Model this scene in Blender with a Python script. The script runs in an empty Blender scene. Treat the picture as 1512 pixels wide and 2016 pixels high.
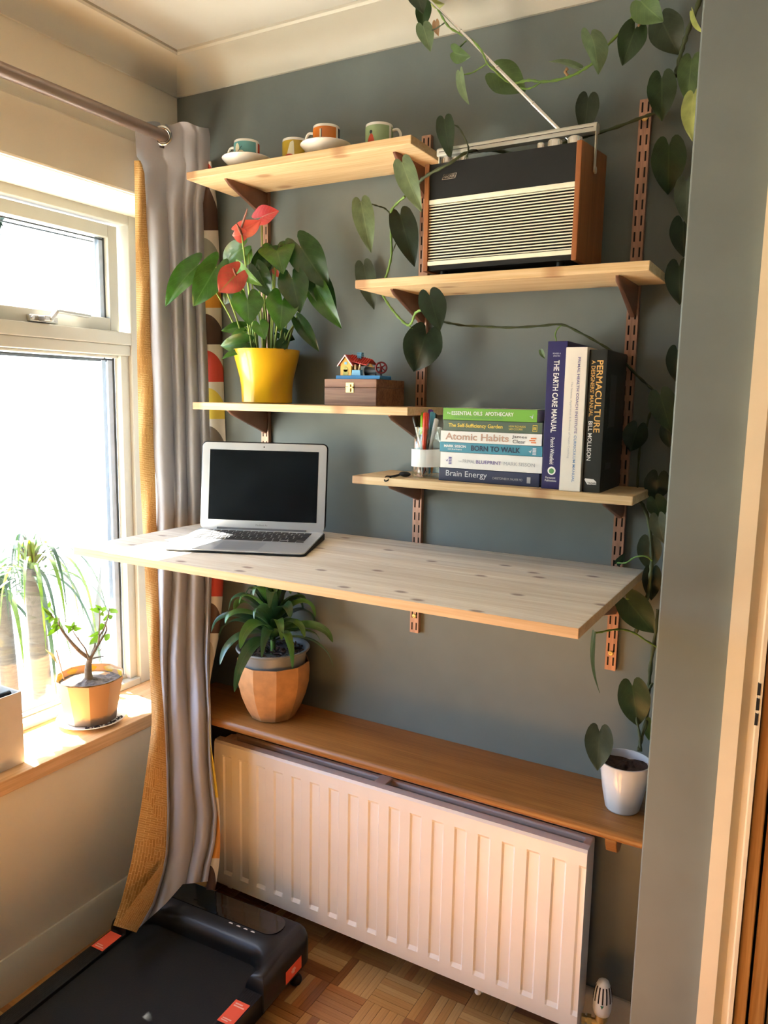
import bpy, math, random
from mathutils import Vector, Matrix
rnd = random.Random(7)
SC = bpy.context.scene
COL = SC.collection
PI = math.pi
def V(*a): return Vector(a)

# ---------------------------------------------------------------- camera
CAM = V(1.669, -1.735, 1.515)
YAW, PITCH, ROLL = math.radians(29.2807), math.radians(8.2892), math.radians(1.0822)
FPX = 1522.29                                   # focal length in pixels of the 1512 x 2016 frame
_fwd = V(-math.sin(YAW)*math.cos(PITCH), math.cos(YAW)*math.cos(PITCH), -math.sin(PITCH))
_r0 = V(math.cos(YAW), math.sin(YAW), 0)
_u0 = _r0.cross(_fwd)
CR = _r0*math.cos(ROLL) + _u0*math.sin(ROLL)
CU = CR.cross(_fwd)
cd = bpy.data.cameras.new('camera'); cam = bpy.data.objects.new('camera', cd); COL.objects.link(cam)
cam.matrix_world = Matrix(((CR.x, CU.x, -_fwd.x, CAM.x), (CR.y, CU.y, -_fwd.y, CAM.y), (CR.z, CU.z, -_fwd.z, CAM.z), (0, 0, 0, 1)))
cd.sensor_fit = 'HORIZONTAL'; cd.sensor_width = 36.0; cd.lens = FPX/1512*36.0
cd.clip_start = 0.02; cd.clip_end = 100
SC.camera = cam
def ray(px, py): return CR*((px-756)/FPX) - CU*((py-1008)/FPX) + _fwd
def at(px, py, y):
    d = ray(px, py); return CAM + d*((y-CAM.y)/d.y)
def atx(px, py, x):
    d = ray(px, py); return CAM + d*((x-CAM.x)/d.x)
def atz(px, py, z):
    d = ray(px, py); return CAM + d*((z-CAM.z)/d.z)

# ---------------------------------------------------------------- world, sun, lamps, exposure
SC.view_settings.view_transform = 'Standard'; SC.view_settings.look = 'None'
SC.view_settings.gamma = 1.0; SC.view_settings.use_curve_mapping = False
SC.view_settings.exposure = 1.86
w = bpy.data.worlds.new('sky'); SC.world = w; w.use_nodes = True
nt = w.node_tree; nt.nodes.clear()
sky = nt.nodes.new('ShaderNodeTexSky'); sky.sky_type = 'NISHITA'; sky.sun_disc = False
sky.sun_elevation = math.radians(51.8); sky.sun_rotation = math.radians(264); sky.air_density = 1.0; sky.dust_density = 0.5; sky.ozone_density = 3.0
bg = nt.nodes.new('ShaderNodeBackground'); bg.inputs['Strength'].default_value = 0.52
wo = nt.nodes.new('ShaderNodeOutputWorld')
nt.links.new(sky.outputs[0], bg.inputs['Color']); nt.links.new(bg.outputs[0], wo.inputs['Surface'])
sd = bpy.data.lights.new('sun', 'SUN'); sd.energy = 45.0; sd.angle = math.radians(0.53); sd.color = (1.0, 0.935, 0.84)
sun = bpy.data.objects.new('sun', sd); COL.objects.link(sun)
SUN = V(1.0, -0.107, -1.19).normalized()
sun.rotation_euler = SUN.to_track_quat('-Z', 'Y').to_euler()
sun.location = (-3, 0.5, 5)

# ---------------------------------------------------------------- node helpers / materials
def newmat(name):
    m = bpy.data.materials.new(name); m.use_nodes = True
    n = m.node_tree; b = n.nodes['Principled BSDF']
    return m, n, b
def node(n, t, **k):
    x = n.nodes.new(t)
    for a, v in k.items(): setattr(x, a, v)
    return x
def c4(c): return (c[0], c[1], c[2], 1.0)
def ramp(n, stops, interp='LINEAR'):
    r = node(n, 'ShaderNodeValToRGB'); r.color_ramp.interpolation = interp
    e = r.color_ramp.elements
    e[0].position, e[0].color = stops[0][0], c4(stops[0][1])
    e[1].position, e[1].color = stops[-1][0], c4(stops[-1][1])
    for p, c in stops[1:-1]:
        q = e.new(p); q.color = c4(c)
    return r
def mapped(n, scale, rot=(0,0,0), uv=False):
    tc = node(n, 'ShaderNodeTexCoord'); mp = node(n, 'ShaderNodeMapping')
    mp.inputs['Scale'].default_value = scale; mp.inputs['Rotation'].default_value = rot
    n.links.new(tc.outputs['UV' if uv else 'Object'], mp.inputs['Vector'])
    return mp.outputs['Vector']
def bump(n, b, src, strength, dist=0.002):
    bp = node(n, 'ShaderNodeBump'); bp.inputs['Strength'].default_value = strength; bp.inputs['Distance'].default_value = dist
    n.links.new(src, bp.inputs['Height']); n.links.new(bp.outputs[0], b.inputs['Normal'])
def pm(name, col, rough=0.5, metal=0.0, var=0.08, scale=30.0, bmp=0.0, spec=0.5, coat=0.0, stretch=(1,1,1)):
    """plain material: colour with a little noise in it, and fine relief"""
    m, n, b = newmat(name)
    no = node(n, 'ShaderNodeTexNoise'); no.inputs['Scale'].default_value = scale; no.inputs['Detail'].default_value = 5
    n.links.new(mapped(n, stretch), no.inputs['Vector'])
    lo = [max(0, c*(1-var)) for c in col]; hi = [min(1, c*(1+var)) for c in col]
    r = ramp(n, [(0.3, lo), (0.7, hi)])
    n.links.new(no.outputs['Fac'], r.inputs[0]); n.links.new(r.outputs[0], b.inputs['Base Color'])
    b.inputs['Roughness'].default_value = rough; b.inputs['Metallic'].default_value = metal
    b.inputs['Specular IOR Level'].default_value = spec; b.inputs['Coat Weight'].default_value = coat
    if bmp: bump(n, b, no.outputs['Fac'], bmp)
    return m
def woodmat(name, light, dark, axis='X', rough=0.55, fine=60.0, strips=0.0, knots=None, contrast=1.0, spec=0.4, ring=0.5, striptone=0.12):
    """grain runs along axis; optional glued strips (width in m, across Y) and knots"""
    m, n, b = newmat(name); L = n.links
    sc = {'X': (1.3, 22, 22), 'Y': (22, 1.3, 22), 'Z': (22, 22, 1.3)}[axis]
    v = mapped(n, sc)
    n1 = node(n, 'ShaderNodeTexNoise'); n1.inputs['Scale'].default_value = 1.6; n1.inputs['Detail'].default_value = 6; n1.inputs['Distortion'].default_value = 0.6
    L.new(v, n1.inputs['Vector'])
    v2 = mapped(n, tuple(s*fine/22 if s > 2 else s*2 for s in sc))
    n2 = node(n, 'ShaderNodeTexNoise'); n2.inputs['Scale'].default_value = 3; n2.inputs['Detail'].default_value = 3
    L.new(v2, n2.inputs['Vector'])
    mix = node(n, 'ShaderNodeMath', operation='MULTIPLY_ADD'); mix.inputs[1].default_value = 0.45
    L.new(n2.outputs['Fac'], mix.inputs[0])
    sc1 = node(n, 'ShaderNodeMath', operation='MULTIPLY'); sc1.inputs[1].default_value = ring
    L.new(n1.outputs['Fac'], sc1.inputs[0]); L.new(sc1.outputs[0], mix.inputs[2])
    r = ramp(n, [(0.475-0.13/contrast, light), (0.475+0.13/contrast, dark)])
    L.new(mix.outputs[0], r.inputs[0]); out = r.outputs[0]
    if strips:
        tc = node(n, 'ShaderNodeTexCoord'); sp = node(n, 'ShaderNodeSeparateXYZ'); L.new(tc.outputs['Object'], sp.inputs[0])
        d = node(n, 'ShaderNodeMath', operation='DIVIDE'); d.inputs[1].default_value = strips; L.new(sp.outputs['Y'], d.inputs[0])
        fl = node(n, 'ShaderNodeMath', operation='FLOOR'); L.new(d.outputs[0], fl.inputs[0])
        wn = node(n, 'ShaderNodeTexWhiteNoise', noise_dimensions='1D'); L.new(fl.outputs[0], wn.inputs['W'])
        hv = node(n, 'ShaderNodeHueSaturation'); L.new(out, hv.inputs['Color'])
        mr = node(n, 'ShaderNodeMapRange'); mr.inputs['To Min'].default_value = 1-striptone; mr.inputs['To Max'].default_value = 1+striptone
        L.new(wn.outputs['Value'], mr.inputs['Value']); L.new(mr.outputs[0], hv.inputs['Value']); out = hv.outputs['Color']
    if knots:
        kc, ks, kd = knots                       # colour, cells per metre, radius in cell units
        kv = mapped(n, {'X': (ks*0.55, ks, ks), 'Y': (ks, ks*0.55, ks), 'Z': (ks, ks, ks*0.55)}[axis])
        vo = node(n, 'ShaderNodeTexVoronoi', voronoi_dimensions='2D'); vo.inputs['Scale'].default_value = 1.0; L.new(kv, vo.inputs['Vector'])
        kr = ramp(n, [(kd*0.45, (1,1,1)), (kd, (0,0,0))]); L.new(vo.outputs['Distance'], kr.inputs[0])
        mx = node(n, 'ShaderNodeMix', data_type='RGBA'); mx.inputs[7].default_value = c4(kc)
        fm = node(n, 'ShaderNodeMath', operation='MULTIPLY'); fm.inputs[1].default_value = 0.75; L.new(kr.outputs[0], fm.inputs[0])
        L.new(fm.outputs[0], mx.inputs[0]); L.new(out, mx.inputs[6]); out = mx.outputs[2]
    L.new(out, b.inputs['Base Color'])
    b.inputs['Roughness'].default_value = rough; b.inputs['Specular IOR Level'].default_value = spec
    bump(n, b, mix.outputs[0], 0.12, 0.001)
    return m
def leafmat(name, col, vein, back=None, rough=0.38, trans=0.25, spec=0.5, var=0.25):
    m, n, b = newmat(name); L = n.links
    tc = node(n, 'ShaderNodeTexCoord'); sp = node(n, 'ShaderNodeSeparateXYZ'); L.new(tc.outputs['UV'], sp.inputs[0])
    # uv.x = 0..1 across (0.5 midrib), uv.y = 0..1 along
    a = node(n, 'ShaderNodeMath', operation='SUBTRACT'); a.inputs[1].default_value = 0.5; L.new(sp.outputs['X'], a.inputs[0])
    ab = node(n, 'ShaderNodeMath', operation='ABSOLUTE'); L.new(a.outputs[0], ab.inputs[0])
    rm = ramp(n, [(0.0, (1,1,1)), (0.035, (0,0,0))]); L.new(ab.outputs[0], rm.inputs[0])
    # side veins: stripes of (y + |x|*.6)
    sv = node(n, 'ShaderNodeMath', operation='MULTIPLY_ADD'); sv.inputs[1].default_value = -0.75; L.new(ab.outputs[0], sv.inputs[0]); L.new(sp.outputs['Y'], sv.inputs[2])
    fr = node(n, 'ShaderNodeMath', operation='MULTIPLY'); fr.inputs[1].default_value = 7.0; L.new(sv.outputs[0], fr.inputs[0])
    f2 = node(n, 'ShaderNodeMath', operation='FRACT'); L.new(fr.outputs[0], f2.inputs[0])
    rs = ramp(n, [(0.0, (0.45,)*3), (0.12, (0,0,0))]); L.new(f2.outputs[0], rs.inputs[0])
    mxv = node(n, 'ShaderNodeMath', operation='MAXIMUM'); L.new(rm.outputs[0], mxv.inputs[0]); L.new(rs.outputs[0], mxv.inputs[1])
    no = node(n, 'ShaderNodeTexNoise'); no.inputs['Scale'].default_value = 35; no.inputs['Detail'].default_value = 4
    L.new(mapped(n, (1,1,1)), no.inputs['Vector'])
    rc = ramp(n, [(0.3, [c*(1-var) for c in col]), (0.7, [min(1, c*(1+var)) for c in col])]); L.new(no.outputs['Fac'], rc.inputs[0])
    mx = node(n, 'ShaderNodeMix', data_type='RGBA'); L.new(mxv.outputs[0], mx.inputs[0]); L.new(rc.outputs[0], mx.inputs[6]); mx.inputs[7].default_value = c4(vein)
    L.new(mx.outputs[2], b.inputs['Base Color'])
    b.inputs['Roughness'].default_value = rough; b.inputs['Specular IOR Level'].default_value = spec
    bump(n, b, mxv.outputs[0], -0.25, 0.001)
    tr = node(n, 'ShaderNodeBsdfTranslucent'); g = node(n, 'ShaderNodeHueSaturation'); g.inputs['Value'].default_value = 1.6; g.inputs['Saturation'].default_value = 1.1
    L.new(mx.outputs[2], g.inputs['Color']); L.new(g.outputs[0], tr.inputs['Color'])
    ms = node(n, 'ShaderNodeMixShader'); ms.inputs[0].default_value = trans
    L.new(b.outputs[0], ms.inputs[1]); L.new(tr.outputs[0], ms.inputs[2]); L.new(ms.outputs[0], n.nodes['Material Output'].inputs['Surface'])
    return m
def glassmat(name, tint=(1,1,1), refl=1.0, rough=0.0):
    """thin clear glass: transparent with a Fresnel reflection"""
    m, n, b = newmat(name); L = n.links; n.nodes.remove(b)
    t = node(n, 'ShaderNodeBsdfTransparent'); t.inputs[0].default_value = c4(tint)
    g = node(n, 'ShaderNodeBsdfGlossy'); g.inputs['Roughness'].default_value = rough; g.inputs['Color'].default_value = (1,1,1,1)
    ge = node(n, 'ShaderNodeNewGeometry'); dt = node(n, 'ShaderNodeVectorMath', operation='DOT_PRODUCT'); L.new(ge.outputs['Normal'], dt.inputs[0]); L.new(ge.outputs['Incoming'], dt.inputs[1])
    ab = node(n, 'ShaderNodeMath', operation='ABSOLUTE'); L.new(dt.outputs['Value'], ab.inputs[0])
    om = node(n, 'ShaderNodeMath', operation='SUBTRACT'); om.inputs[0].default_value = 1.0; L.new(ab.outputs[0], om.inputs[1])
    pw = node(n, 'ShaderNodeMath', operation='POWER'); pw.inputs[1].default_value = 5.0; L.new(om.outputs[0], pw.inputs[0])
    f = node(n, 'ShaderNodeMath', operation='MULTIPLY_ADD'); f.inputs[1].default_value = 0.96; f.inputs[2].default_value = 0.04; L.new(pw.outputs[0], f.inputs[0])
    k = node(n, 'ShaderNodeMath', operation='MULTIPLY'); k.inputs[1].default_value = refl; L.new(f.outputs[0], k.inputs[0])
    ms = node(n, 'ShaderNodeMixShader'); L.new(k.outputs[0], ms.inputs[0]); L.new(t.outputs[0], ms.inputs[1]); L.new(g.outputs[0], ms.inputs[2])
    L.new(ms.outputs[0], n.nodes['Material Output'].inputs['Surface'])
    return m

M = {}
M['grey_wall'] = pm('grey_wall', (0.150, 0.174, 0.165), 0.5, var=0.06, scale=9, bmp=0.05, spec=0.45)
M['cream_wall'] = pm('cream_wall', (0.72, 0.66, 0.53), 0.6, var=0.03, scale=6, bmp=0.04)
M['cream_paint'] = pm('cream_paint', (0.52, 0.50, 0.42), 0.55, var=0.03, scale=5, bmp=0.04)
M['ceiling'] = pm('ceiling_paint', (0.48, 0.47, 0.42), 0.8, var=0.02, scale=6, bmp=0.04)
M['frame'] = pm('frame_paint', (0.44, 0.43, 0.37), 0.4, var=0.03, scale=12, bmp=0.03)
M['trim_cream'] = pm('trim_cream', (0.80, 0.68, 0.48), 0.4, var=0.03, scale=14, bmp=0.04)
M['gasket'] = pm('gasket', (0.05, 0.06, 0.07), 0.5)
M['spacer'] = pm('spacer', (0.40, 0.47, 0.58), 0.4)  # blue sky reflection at the glass edge put into the spacer colour
M['glass'] = glassmat('window_glass', (0.97, 0.985, 0.98), 0.8)
M['jar_glass'] = glassmat('jar_glass', (0.95, 0.97, 0.96), 1.0)
M['pine'] = woodmat('pine', (0.76, 0.58, 0.34), (0.58, 0.38, 0.18), 'X', knots=((0.36, 0.17, 0.07), 8.0, 0.13), fine=70)
M['pine_end'] = woodmat('pine_end', (0.72, 0.50, 0.28), (0.55, 0.35, 0.18), 'Z')
M['desk'] = woodmat('desk_pine', (0.90, 0.82, 0.69), (0.69, 0.57, 0.43), 'X', strips=0.045, knots=((0.20, 0.10, 0.07), 9.0, 0.085), fine=80, striptone=0.09)
M['desk_edge'] = woodmat('desk_edge', (0.72, 0.49, 0.27), (0.58, 0.36, 0.18), 'X', fine=80)
M['oak'] = woodmat('oak', (0.33, 0.145, 0.038), (0.15, 0.055, 0.014), 'X', rough=0.32, fine=140, contrast=0.8, ring=0.35)
M['sill_wood'] = woodmat('sill_wood', (0.72, 0.47, 0.25), (0.54, 0.32, 0.15), 'Y', rough=0.5, fine=60, knots=((0.3, 0.14, 0.06), 5.0, 0.04))
M['door_wood'] = woodmat('door_wood', (0.50, 0.25, 0.07), (0.33, 0.14, 0.03), 'Z', rough=0.4, fine=90)
M['teak'] = woodmat('teak', (0.36, 0.135, 0.045), (0.22, 0.07, 0.02), 'Z', rough=0.4, fine=60)
M['walnut'] = woodmat('walnut', (0.34, 0.18, 0.11), (0.15, 0.065, 0.038), 'X', rough=0.4, fine=60)
M['copper'] = pm('copper', (0.42, 0.24, 0.17), 0.38, metal=0.6, var=0.22, scale=6, stretch=(30, 30, 3))
M['copper_dark'] = pm('copper_dark', (0.30, 0.15, 0.10), 0.38, metal=0.75, var=0.2, scale=12)
M['slot_dark'] = pm('slot_dark', (0.01, 0.009, 0.009), 0.8)
M['brass'] = pm('brass', (0.85, 0.62, 0.25), 0.38, metal=0.9, var=0.1)
M['chrome'] = pm('chrome', (0.75, 0.73, 0.70), 0.2, metal=1.0, var=0.04)
M['steel'] = pm('brushed_steel', (0.62, 0.60, 0.56), 0.32, metal=1.0, var=0.08, scale=20, stretch=(1, 30, 30))
M['rod'] = pm('rod_metal', (0.36, 0.28, 0.25), 0.32, metal=0.8, var=0.06, scale=5)
M['alu'] = pm('aluminium', (0.66, 0.68, 0.70), 0.38, metal=0.7, var=0.02)
M['black'] = pm('black_plastic', (0.008, 0.008, 0.009), 0.45, var=0.2, spec=.3)
M['black_soft'] = pm('black_soft', (0.009, 0.009, 0.009), 0.65, var=0.15, bmp=0.1, scale=200, spec=.25)
M['screen'] = pm('screen_glass', (0.006, 0.008, 0.010), 0.12, var=0.3, scale=14, spec=0.4)
M['white_paint'] = pm('white_paint', (0.88, 0.81, 0.70), 0.35, var=0.02, scale=10, bmp=0.02)
M['white'] = pm('white_plastic', (0.85, 0.84, 0.80), 0.35, var=0.02)
M['ceramic'] = pm('white_ceramic', (0.84, 0.80, 0.72), 0.2, var=0.02, coat=0.3)
M['ivory'] = pm('ivory_plastic', (0.80, 0.78, 0.62), 0.4, var=0.04)
M['paper'] = pm('paper', (0.74, 0.74, 0.73), 0.8, var=0.04, scale=18, bmp=0.1)
M['pages'] = pm('pages', (0.78, 0.74, 0.64), 0.9, var=0.08, scale=8, stretch=(1, 1, 60))
M['soil'] = pm('soil', (0.035, 0.022, 0.016), 0.95, var=0.6, scale=60, bmp=1.0)
M['soil_grey'] = pm('soil_grey', (0.13, 0.10, 0.08), 0.95, var=0.6, scale=80, bmp=1.0)
M['stem_green'] = pm('stem_green', (0.13, 0.24, 0.04), 0.5, var=0.2)
M['stem_dark'] = pm('stem_dark', (0.045, 0.065, 0.022), 0.6, var=0.3)
M['bark'] = pm('bark', (0.20, 0.14, 0.09), 0.8, var=0.35, scale=50, bmp=0.5)

# ---------------------------------------------------------------- mesh helpers
class MB:
    def __init__(s): s.v = []; s.f = []; s.m = []; s.uv = {}
    def add(s, vs, fs, m=0, uvs=None):
        o = len(s.v); s.v += [Vector(p) for p in vs]
        for f in fs:
            s.f.append([i+o for i in f]); s.m.append(m)
        if uvs is not None:
            for i, u in enumerate(uvs): s.uv[o+i] = u
        return s
    def box(s, x0, x1, y0, y1, z0, z1, m=0):
        return s.add([(x0,y0,z0),(x1,y0,z0),(x1,y1,z0),(x0,y1,z0),(x0,y0,z1),(x1,y0,z1),(x1,y1,z1),(x0,y1,z1)],
            [(0,3,2,1),(4,5,6,7),(0,1,5,4),(1,2,6,5),(2,3,7,6),(3,0,4,7)], m)
    def obox(s, o, ax, ay, az, m=0):
        """box from corner o along three vectors"""
        o = Vector(o); ax = Vector(ax); ay = Vector(ay); az = Vector(az)
        p = [o, o+ax, o+ax+ay, o+ay]; p += [q+az for q in p]
        f = [(0,3,2,1),(4,5,6,7),(0,1,5,4),(1,2,6,5),(2,3,7,6),(3,0,4,7)]
        if ax.cross(ay).dot(az) < 0: f = [tuple(reversed(q)) for q in f]
        return s.add(p, f, m)
    def tube(s, pts, r, n=8, m=0, caps=True):
        pts = [Vector(p) for p in pts]; k = len(pts)
        rs = r if isinstance(r, (list, tuple)) else [r]*k
        vs = []; fs = []
        t = (pts[1]-pts[0]).normalized(); up = V(0,0,1) if abs(t.z) < 0.9 else V(1,0,0)
        a = t.cross(up).normalized()
        for i, p in enumerate(pts):
            t = (pts[min(i+1, k-1)]-pts[max(i-1, 0)])
            if t.length < 1e-9: t = V(0,0,1)
            t.normalize(); a = (a - t*a.dot(t))
            if a.length < 1e-6: a = t.orthogonal()
            a.normalize(); b = t.cross(a)
            for j in range(n):
                an = 2*PI*j/n; vs.append(p + (a*math.cos(an)+b*math.sin(an))*rs[i])
        for i in range(k-1):
            for j in range(n):
                j2 = (j+1) % n; fs.append((i*n+j, i*n+j2, (i+1)*n+j2, (i+1)*n+j))
        if caps: fs.append(tuple(range(n-1, -1, -1))); fs.append(tuple(range((k-1)*n, k*n)))
        return s.add(vs, fs, m)
    def lathe(s, prof, c, n=24, m=0, ax=None, a0=0.0, a1=2*PI, rot=0.0, squash=1.0, caps=True):
        """prof: (radius, height) pairs about the axis through c"""
        c = Vector(c); full = abs(a1-a0-2*PI) < 1e-6; k = n if full else n+1
        if ax is None: e1, e2, e3 = V(1,0,0), V(0,1,0), V(0,0,1)
        else:
            e3 = Vector(ax).normalized(); e1 = e3.orthogonal().normalized(); e2 = e3.cross(e1)
        vs = []; fs = []
        for r, h in prof:
            for j in range(k):
                an = rot + a0 + (a1-a0)*j/n; vs.append(c + e1*(r*math.cos(an)) + e2*(r*math.sin(an)*squash) + e3*h)
        for i in range(len(prof)-1):
            for j in range(n):
                j2 = (j+1) % k; fs.append((i*k+j, i*k+j2, (i+1)*k+j2, (i+1)*k+j))
        if full and caps:
            if prof[0][0] > 1e-6: fs.append(tuple(range(k-1, -1, -1)))
            if prof[-1][0] > 1e-6: fs.append(tuple(range((len(prof)-1)*k, len(prof)*k)))
        return s.add(vs, fs, m)
    def prism(s, poly, o, u, v, d, m=0):
        """poly: 2-D outline in the frame (o; u, v), extruded along the vector d"""
        o = Vector(o); u = Vector(u); v = Vector(v); d = Vector(d); k = len(poly)
        a = [o+u*p[0]+v*p[1] for p in poly]; vs = a + [q+d for q in a]
        fs = [tuple(range(k-1, -1, -1)), tuple(range(k, 2*k))] + [(i, (i+1) % k, k+(i+1) % k, k+i) for i in range(k)]
        if u.cross(v).dot(d) < 0: fs = [tuple(reversed(f)) for f in fs]
        area = sum(poly[i][0]*poly[(i+1) % k][1]-poly[(i+1) % k][0]*poly[i][1] for i in range(k))
        if area < 0: fs = [tuple(reversed(f)) for f in fs]
        return s.add(vs, fs, m)
    def sphere(s, c, r, n=12, k=8, m=0, sc=(1,1,1)):
        c = Vector(c); vs = [c+V(0,0,r*sc[2])]; fs = []
        for i in range(1, k):
            t = PI*i/k
            for j in range(n):
                p = 2*PI*j/n; vs.append(c+V(r*sc[0]*math.sin(t)*math.cos(p), r*sc[1]*math.sin(t)*math.sin(p), r*sc[2]*math.cos(t)))
        vs.append(c-V(0,0,r*sc[2]))
        for j in range(n): fs.append((0, 1+j, 1+(j+1) % n))
        for i in range(k-2):
            for j in range(n): fs.append((1+i*n+j, 1+(i+1)*n+j, 1+(i+1)*n+(j+1) % n, 1+i*n+(j+1) % n))
        e = len(vs)-1
        for j in range(n): fs.append((e, 1+(k-2)*n+(j+1) % n, 1+(k-2)*n+j))
        return s.add(vs, fs, m)
    def grid(s, rows, m=0, uvs=None, closed=False, skip=None):
        """rows: list of equally long lists of points"""
        k = len(rows[0]); vs = [p for r in rows for p in r]; fs = []
        for i in range(len(rows)-1):
            for j in range(k if closed else k-1):
                j2 = (j+1) % k; f = (i*k+j, i*k+j2, (i+1)*k+j2, (i+1)*k+j)
                if skip and skip((vs[f[0]]+vs[f[2]])/2): continue
                fs.append(f)
        return s.add(vs, fs, m, [u for r in uvs for u in r] if uvs else None)
    def build(s, name, mats, parent=None, origin=None, smooth=40, bevel=0.0, local=False, seg=2):
        me = bpy.data.meshes.new(name)
        if parent is not None: o0 = V(0,0,0) if local else parent_origin(parent)
        elif origin is not None: o0 = Vector(origin)
        else:
            xs = [p.x for p in s.v]; ys = [p.y for p in s.v]; zs = [p.z for p in s.v]
            o0 = V((min(xs)+max(xs))/2, (min(ys)+max(ys))/2, min(zs))
        me.from_pydata([p-o0 for p in s.v], [], s.f)
        if not isinstance(mats, (list, tuple)): mats = [mats]
        for m in mats: me.materials.append(m if not isinstance(m, str) else M[m])
        me.polygons.foreach_set('material_index', s.m)
        if s.uv:
            ul = me.uv_layers.new(name='UVMap')
            ul.data.foreach_set('uv', [c for l in me.loops for c in s.uv.get(l.vertex_index, (0.5, 0.5))])
        if smooth:
            me.polygons.foreach_set('use_smooth', [True]*len(me.polygons)); me.set_sharp_from_angle(angle=math.radians(smooth))
        me.update()
        o = bpy.data.objects.new(name, me); COL.objects.link(o)
        if parent is not None: o.parent = parent
        else: o.location = o0
        if bevel:
            b = o.modifiers.new('bevel', 'BEVEL'); b.width = bevel; b.segments = seg; b.limit_method = 'ANGLE'; b.angle_limit = math.radians(40)
            b.harden_normals = False
        return o
def parent_origin(p):
    o = V(0,0,0)
    while p is not None: o = o + p.location; p = p.parent
    return o
def tag(o, label=None, cat=None, group=None, kind=None):
    if label: o['label'] = label
    if cat: o['category'] = cat
    if group: o['group'] = group
    if kind: o['kind'] = kind
    return o
def thing(name, loc, label, cat, group=None, rotz=0.0):
    o = bpy.data.objects.new(name, None); COL.objects.link(o); o.empty_display_size = 0.05
    o.location = loc; o.rotation_euler = (0, 0, rotz)
    return tag(o, label, cat, group)
def struct(o): o['kind'] = 'structure'; return o
def catmull(pts, k=6):
    pts = [Vector(p) for p in pts]; out = []
    n = len(pts)
    for i in range(n-1):
        p0 = pts[max(i-1, 0)]; p1 = pts[i]; p2 = pts[i+1]; p3 = pts[min(i+2, n-1)]
        for j in range(k):
            t = j/k; t2 = t*t; t3 = t2*t
            out.append(0.5*((2*p1)+(p2-p0)*t+(2*p0-5*p1+4*p2-p3)*t2+(3*p1-p0-3*p2+p3)*t3))
    out.append(pts[-1]); return out
def interp(tab, x):
    if x <= tab[0][0]: return tab[0][1]
    for (a, va), (b, vb) in zip(tab, tab[1:]):
        if x <= b: return va+(vb-va)*(x-a)/(b-a)
    return tab[-1][1]
def text(name, s, o, u, v, width, height, mat, parent, depth=0.0004, bold=0.0, shear=0.0, local=False):
    """lettering built as thin raised geometry: o lower-left corner, u and v unit directions; fitted to width x height"""
    cu = bpy.data.curves.new('lettering', 'FONT'); cu.body = s; cu.resolution_u = 3; cu.offset = bold; cu.shear = shear
    to = bpy.data.objects.new('lettering', cu); COL.objects.link(to)
    dg = bpy.context.evaluated_depsgraph_get(); me = bpy.data.meshes.new_from_object(to.evaluated_get(dg))
    bpy.data.objects.remove(to); bpy.data.curves.remove(cu)
    xs = [p.co.x for p in me.vertices]; ys = [p.co.y for p in me.vertices]
    x0, x1, y0, y1 = min(xs), max(xs), min(ys), max(ys)
    sx = width/(x1-x0); sy = (height/(y1-y0)) if height else sx
    o = Vector(o); u = Vector(u).normalized(); v = Vector(v).normalized(); w_ = u.cross(v)
    b = MB(); pts = [o+u*((p.co.x-x0)*sx)+v*((p.co.y-y0)*sy)+w_*depth for p in me.vertices]
    b.add(pts, [tuple(p.vertices) for p in me.polygons])
    bpy.data.meshes.remove(me)
    return b.build(name, mat, parent, smooth=0, local=local)

# heart-shaped leaf: B where the stalk meets the blade, T the tip
def leaf(name, B, T, width, mat, parent, roll=0.0, fold=0.25, droop=0.10, lobe=0.28, rows=10, cols=5, facing=None, lab=None, spoon=0.0):
    B = Vector(B); T = Vector(T); a = T-B; Ln = a.length; a.normalize()
    f = (CAM-(B+T)/2).normalized() if facing is None else Vector(facing).normalized()
    nrm = (f-a*f.dot(a)).normalized()
    nrm = Matrix.Rotation(roll, 3, a) @ nrm
    side = a.cross(nrm)
    rws = []; uvs = []
    for i in range(rows+1):
        s_ = i/rows
        wd = 0.5*width*((0.80+0.20*math.sin(s_/0.28*PI/2)) if s_ < 0.28 else max(0.0, 1-((s_-0.28)/0.72)**1.75)**0.92)
        if i == rows: wd = 0.0008
        r = []; u = []
        for j in range(-cols, cols+1):
            q = j/cols; aq = abs(q)
            back = lobe*width*max(0.0, math.sin(aq**0.85*PI*0.94))**0.75*(1-s_)**3.0
            x = q*wd
            y = s_*Ln-back
            z = fold*(aq**1.3)*wd - droop*Ln*(s_**2) + droop*Ln*0.35*math.sin(s_*PI) + spoon*wd*math.sin(aq*PI)
            z += 0.02*width*math.sin(7*s_+3*q)
            r.append(B+a*y+side*x+nrm*z); u.append((0.5+q*0.5, s_))
        rws.append(r); uvs.append(u)
    b = MB(); b.grid(rws, uvs=uvs)
    o = b.build(name, mat, parent, smooth=180)
    if lab: o['label'] = lab
    return o
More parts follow.
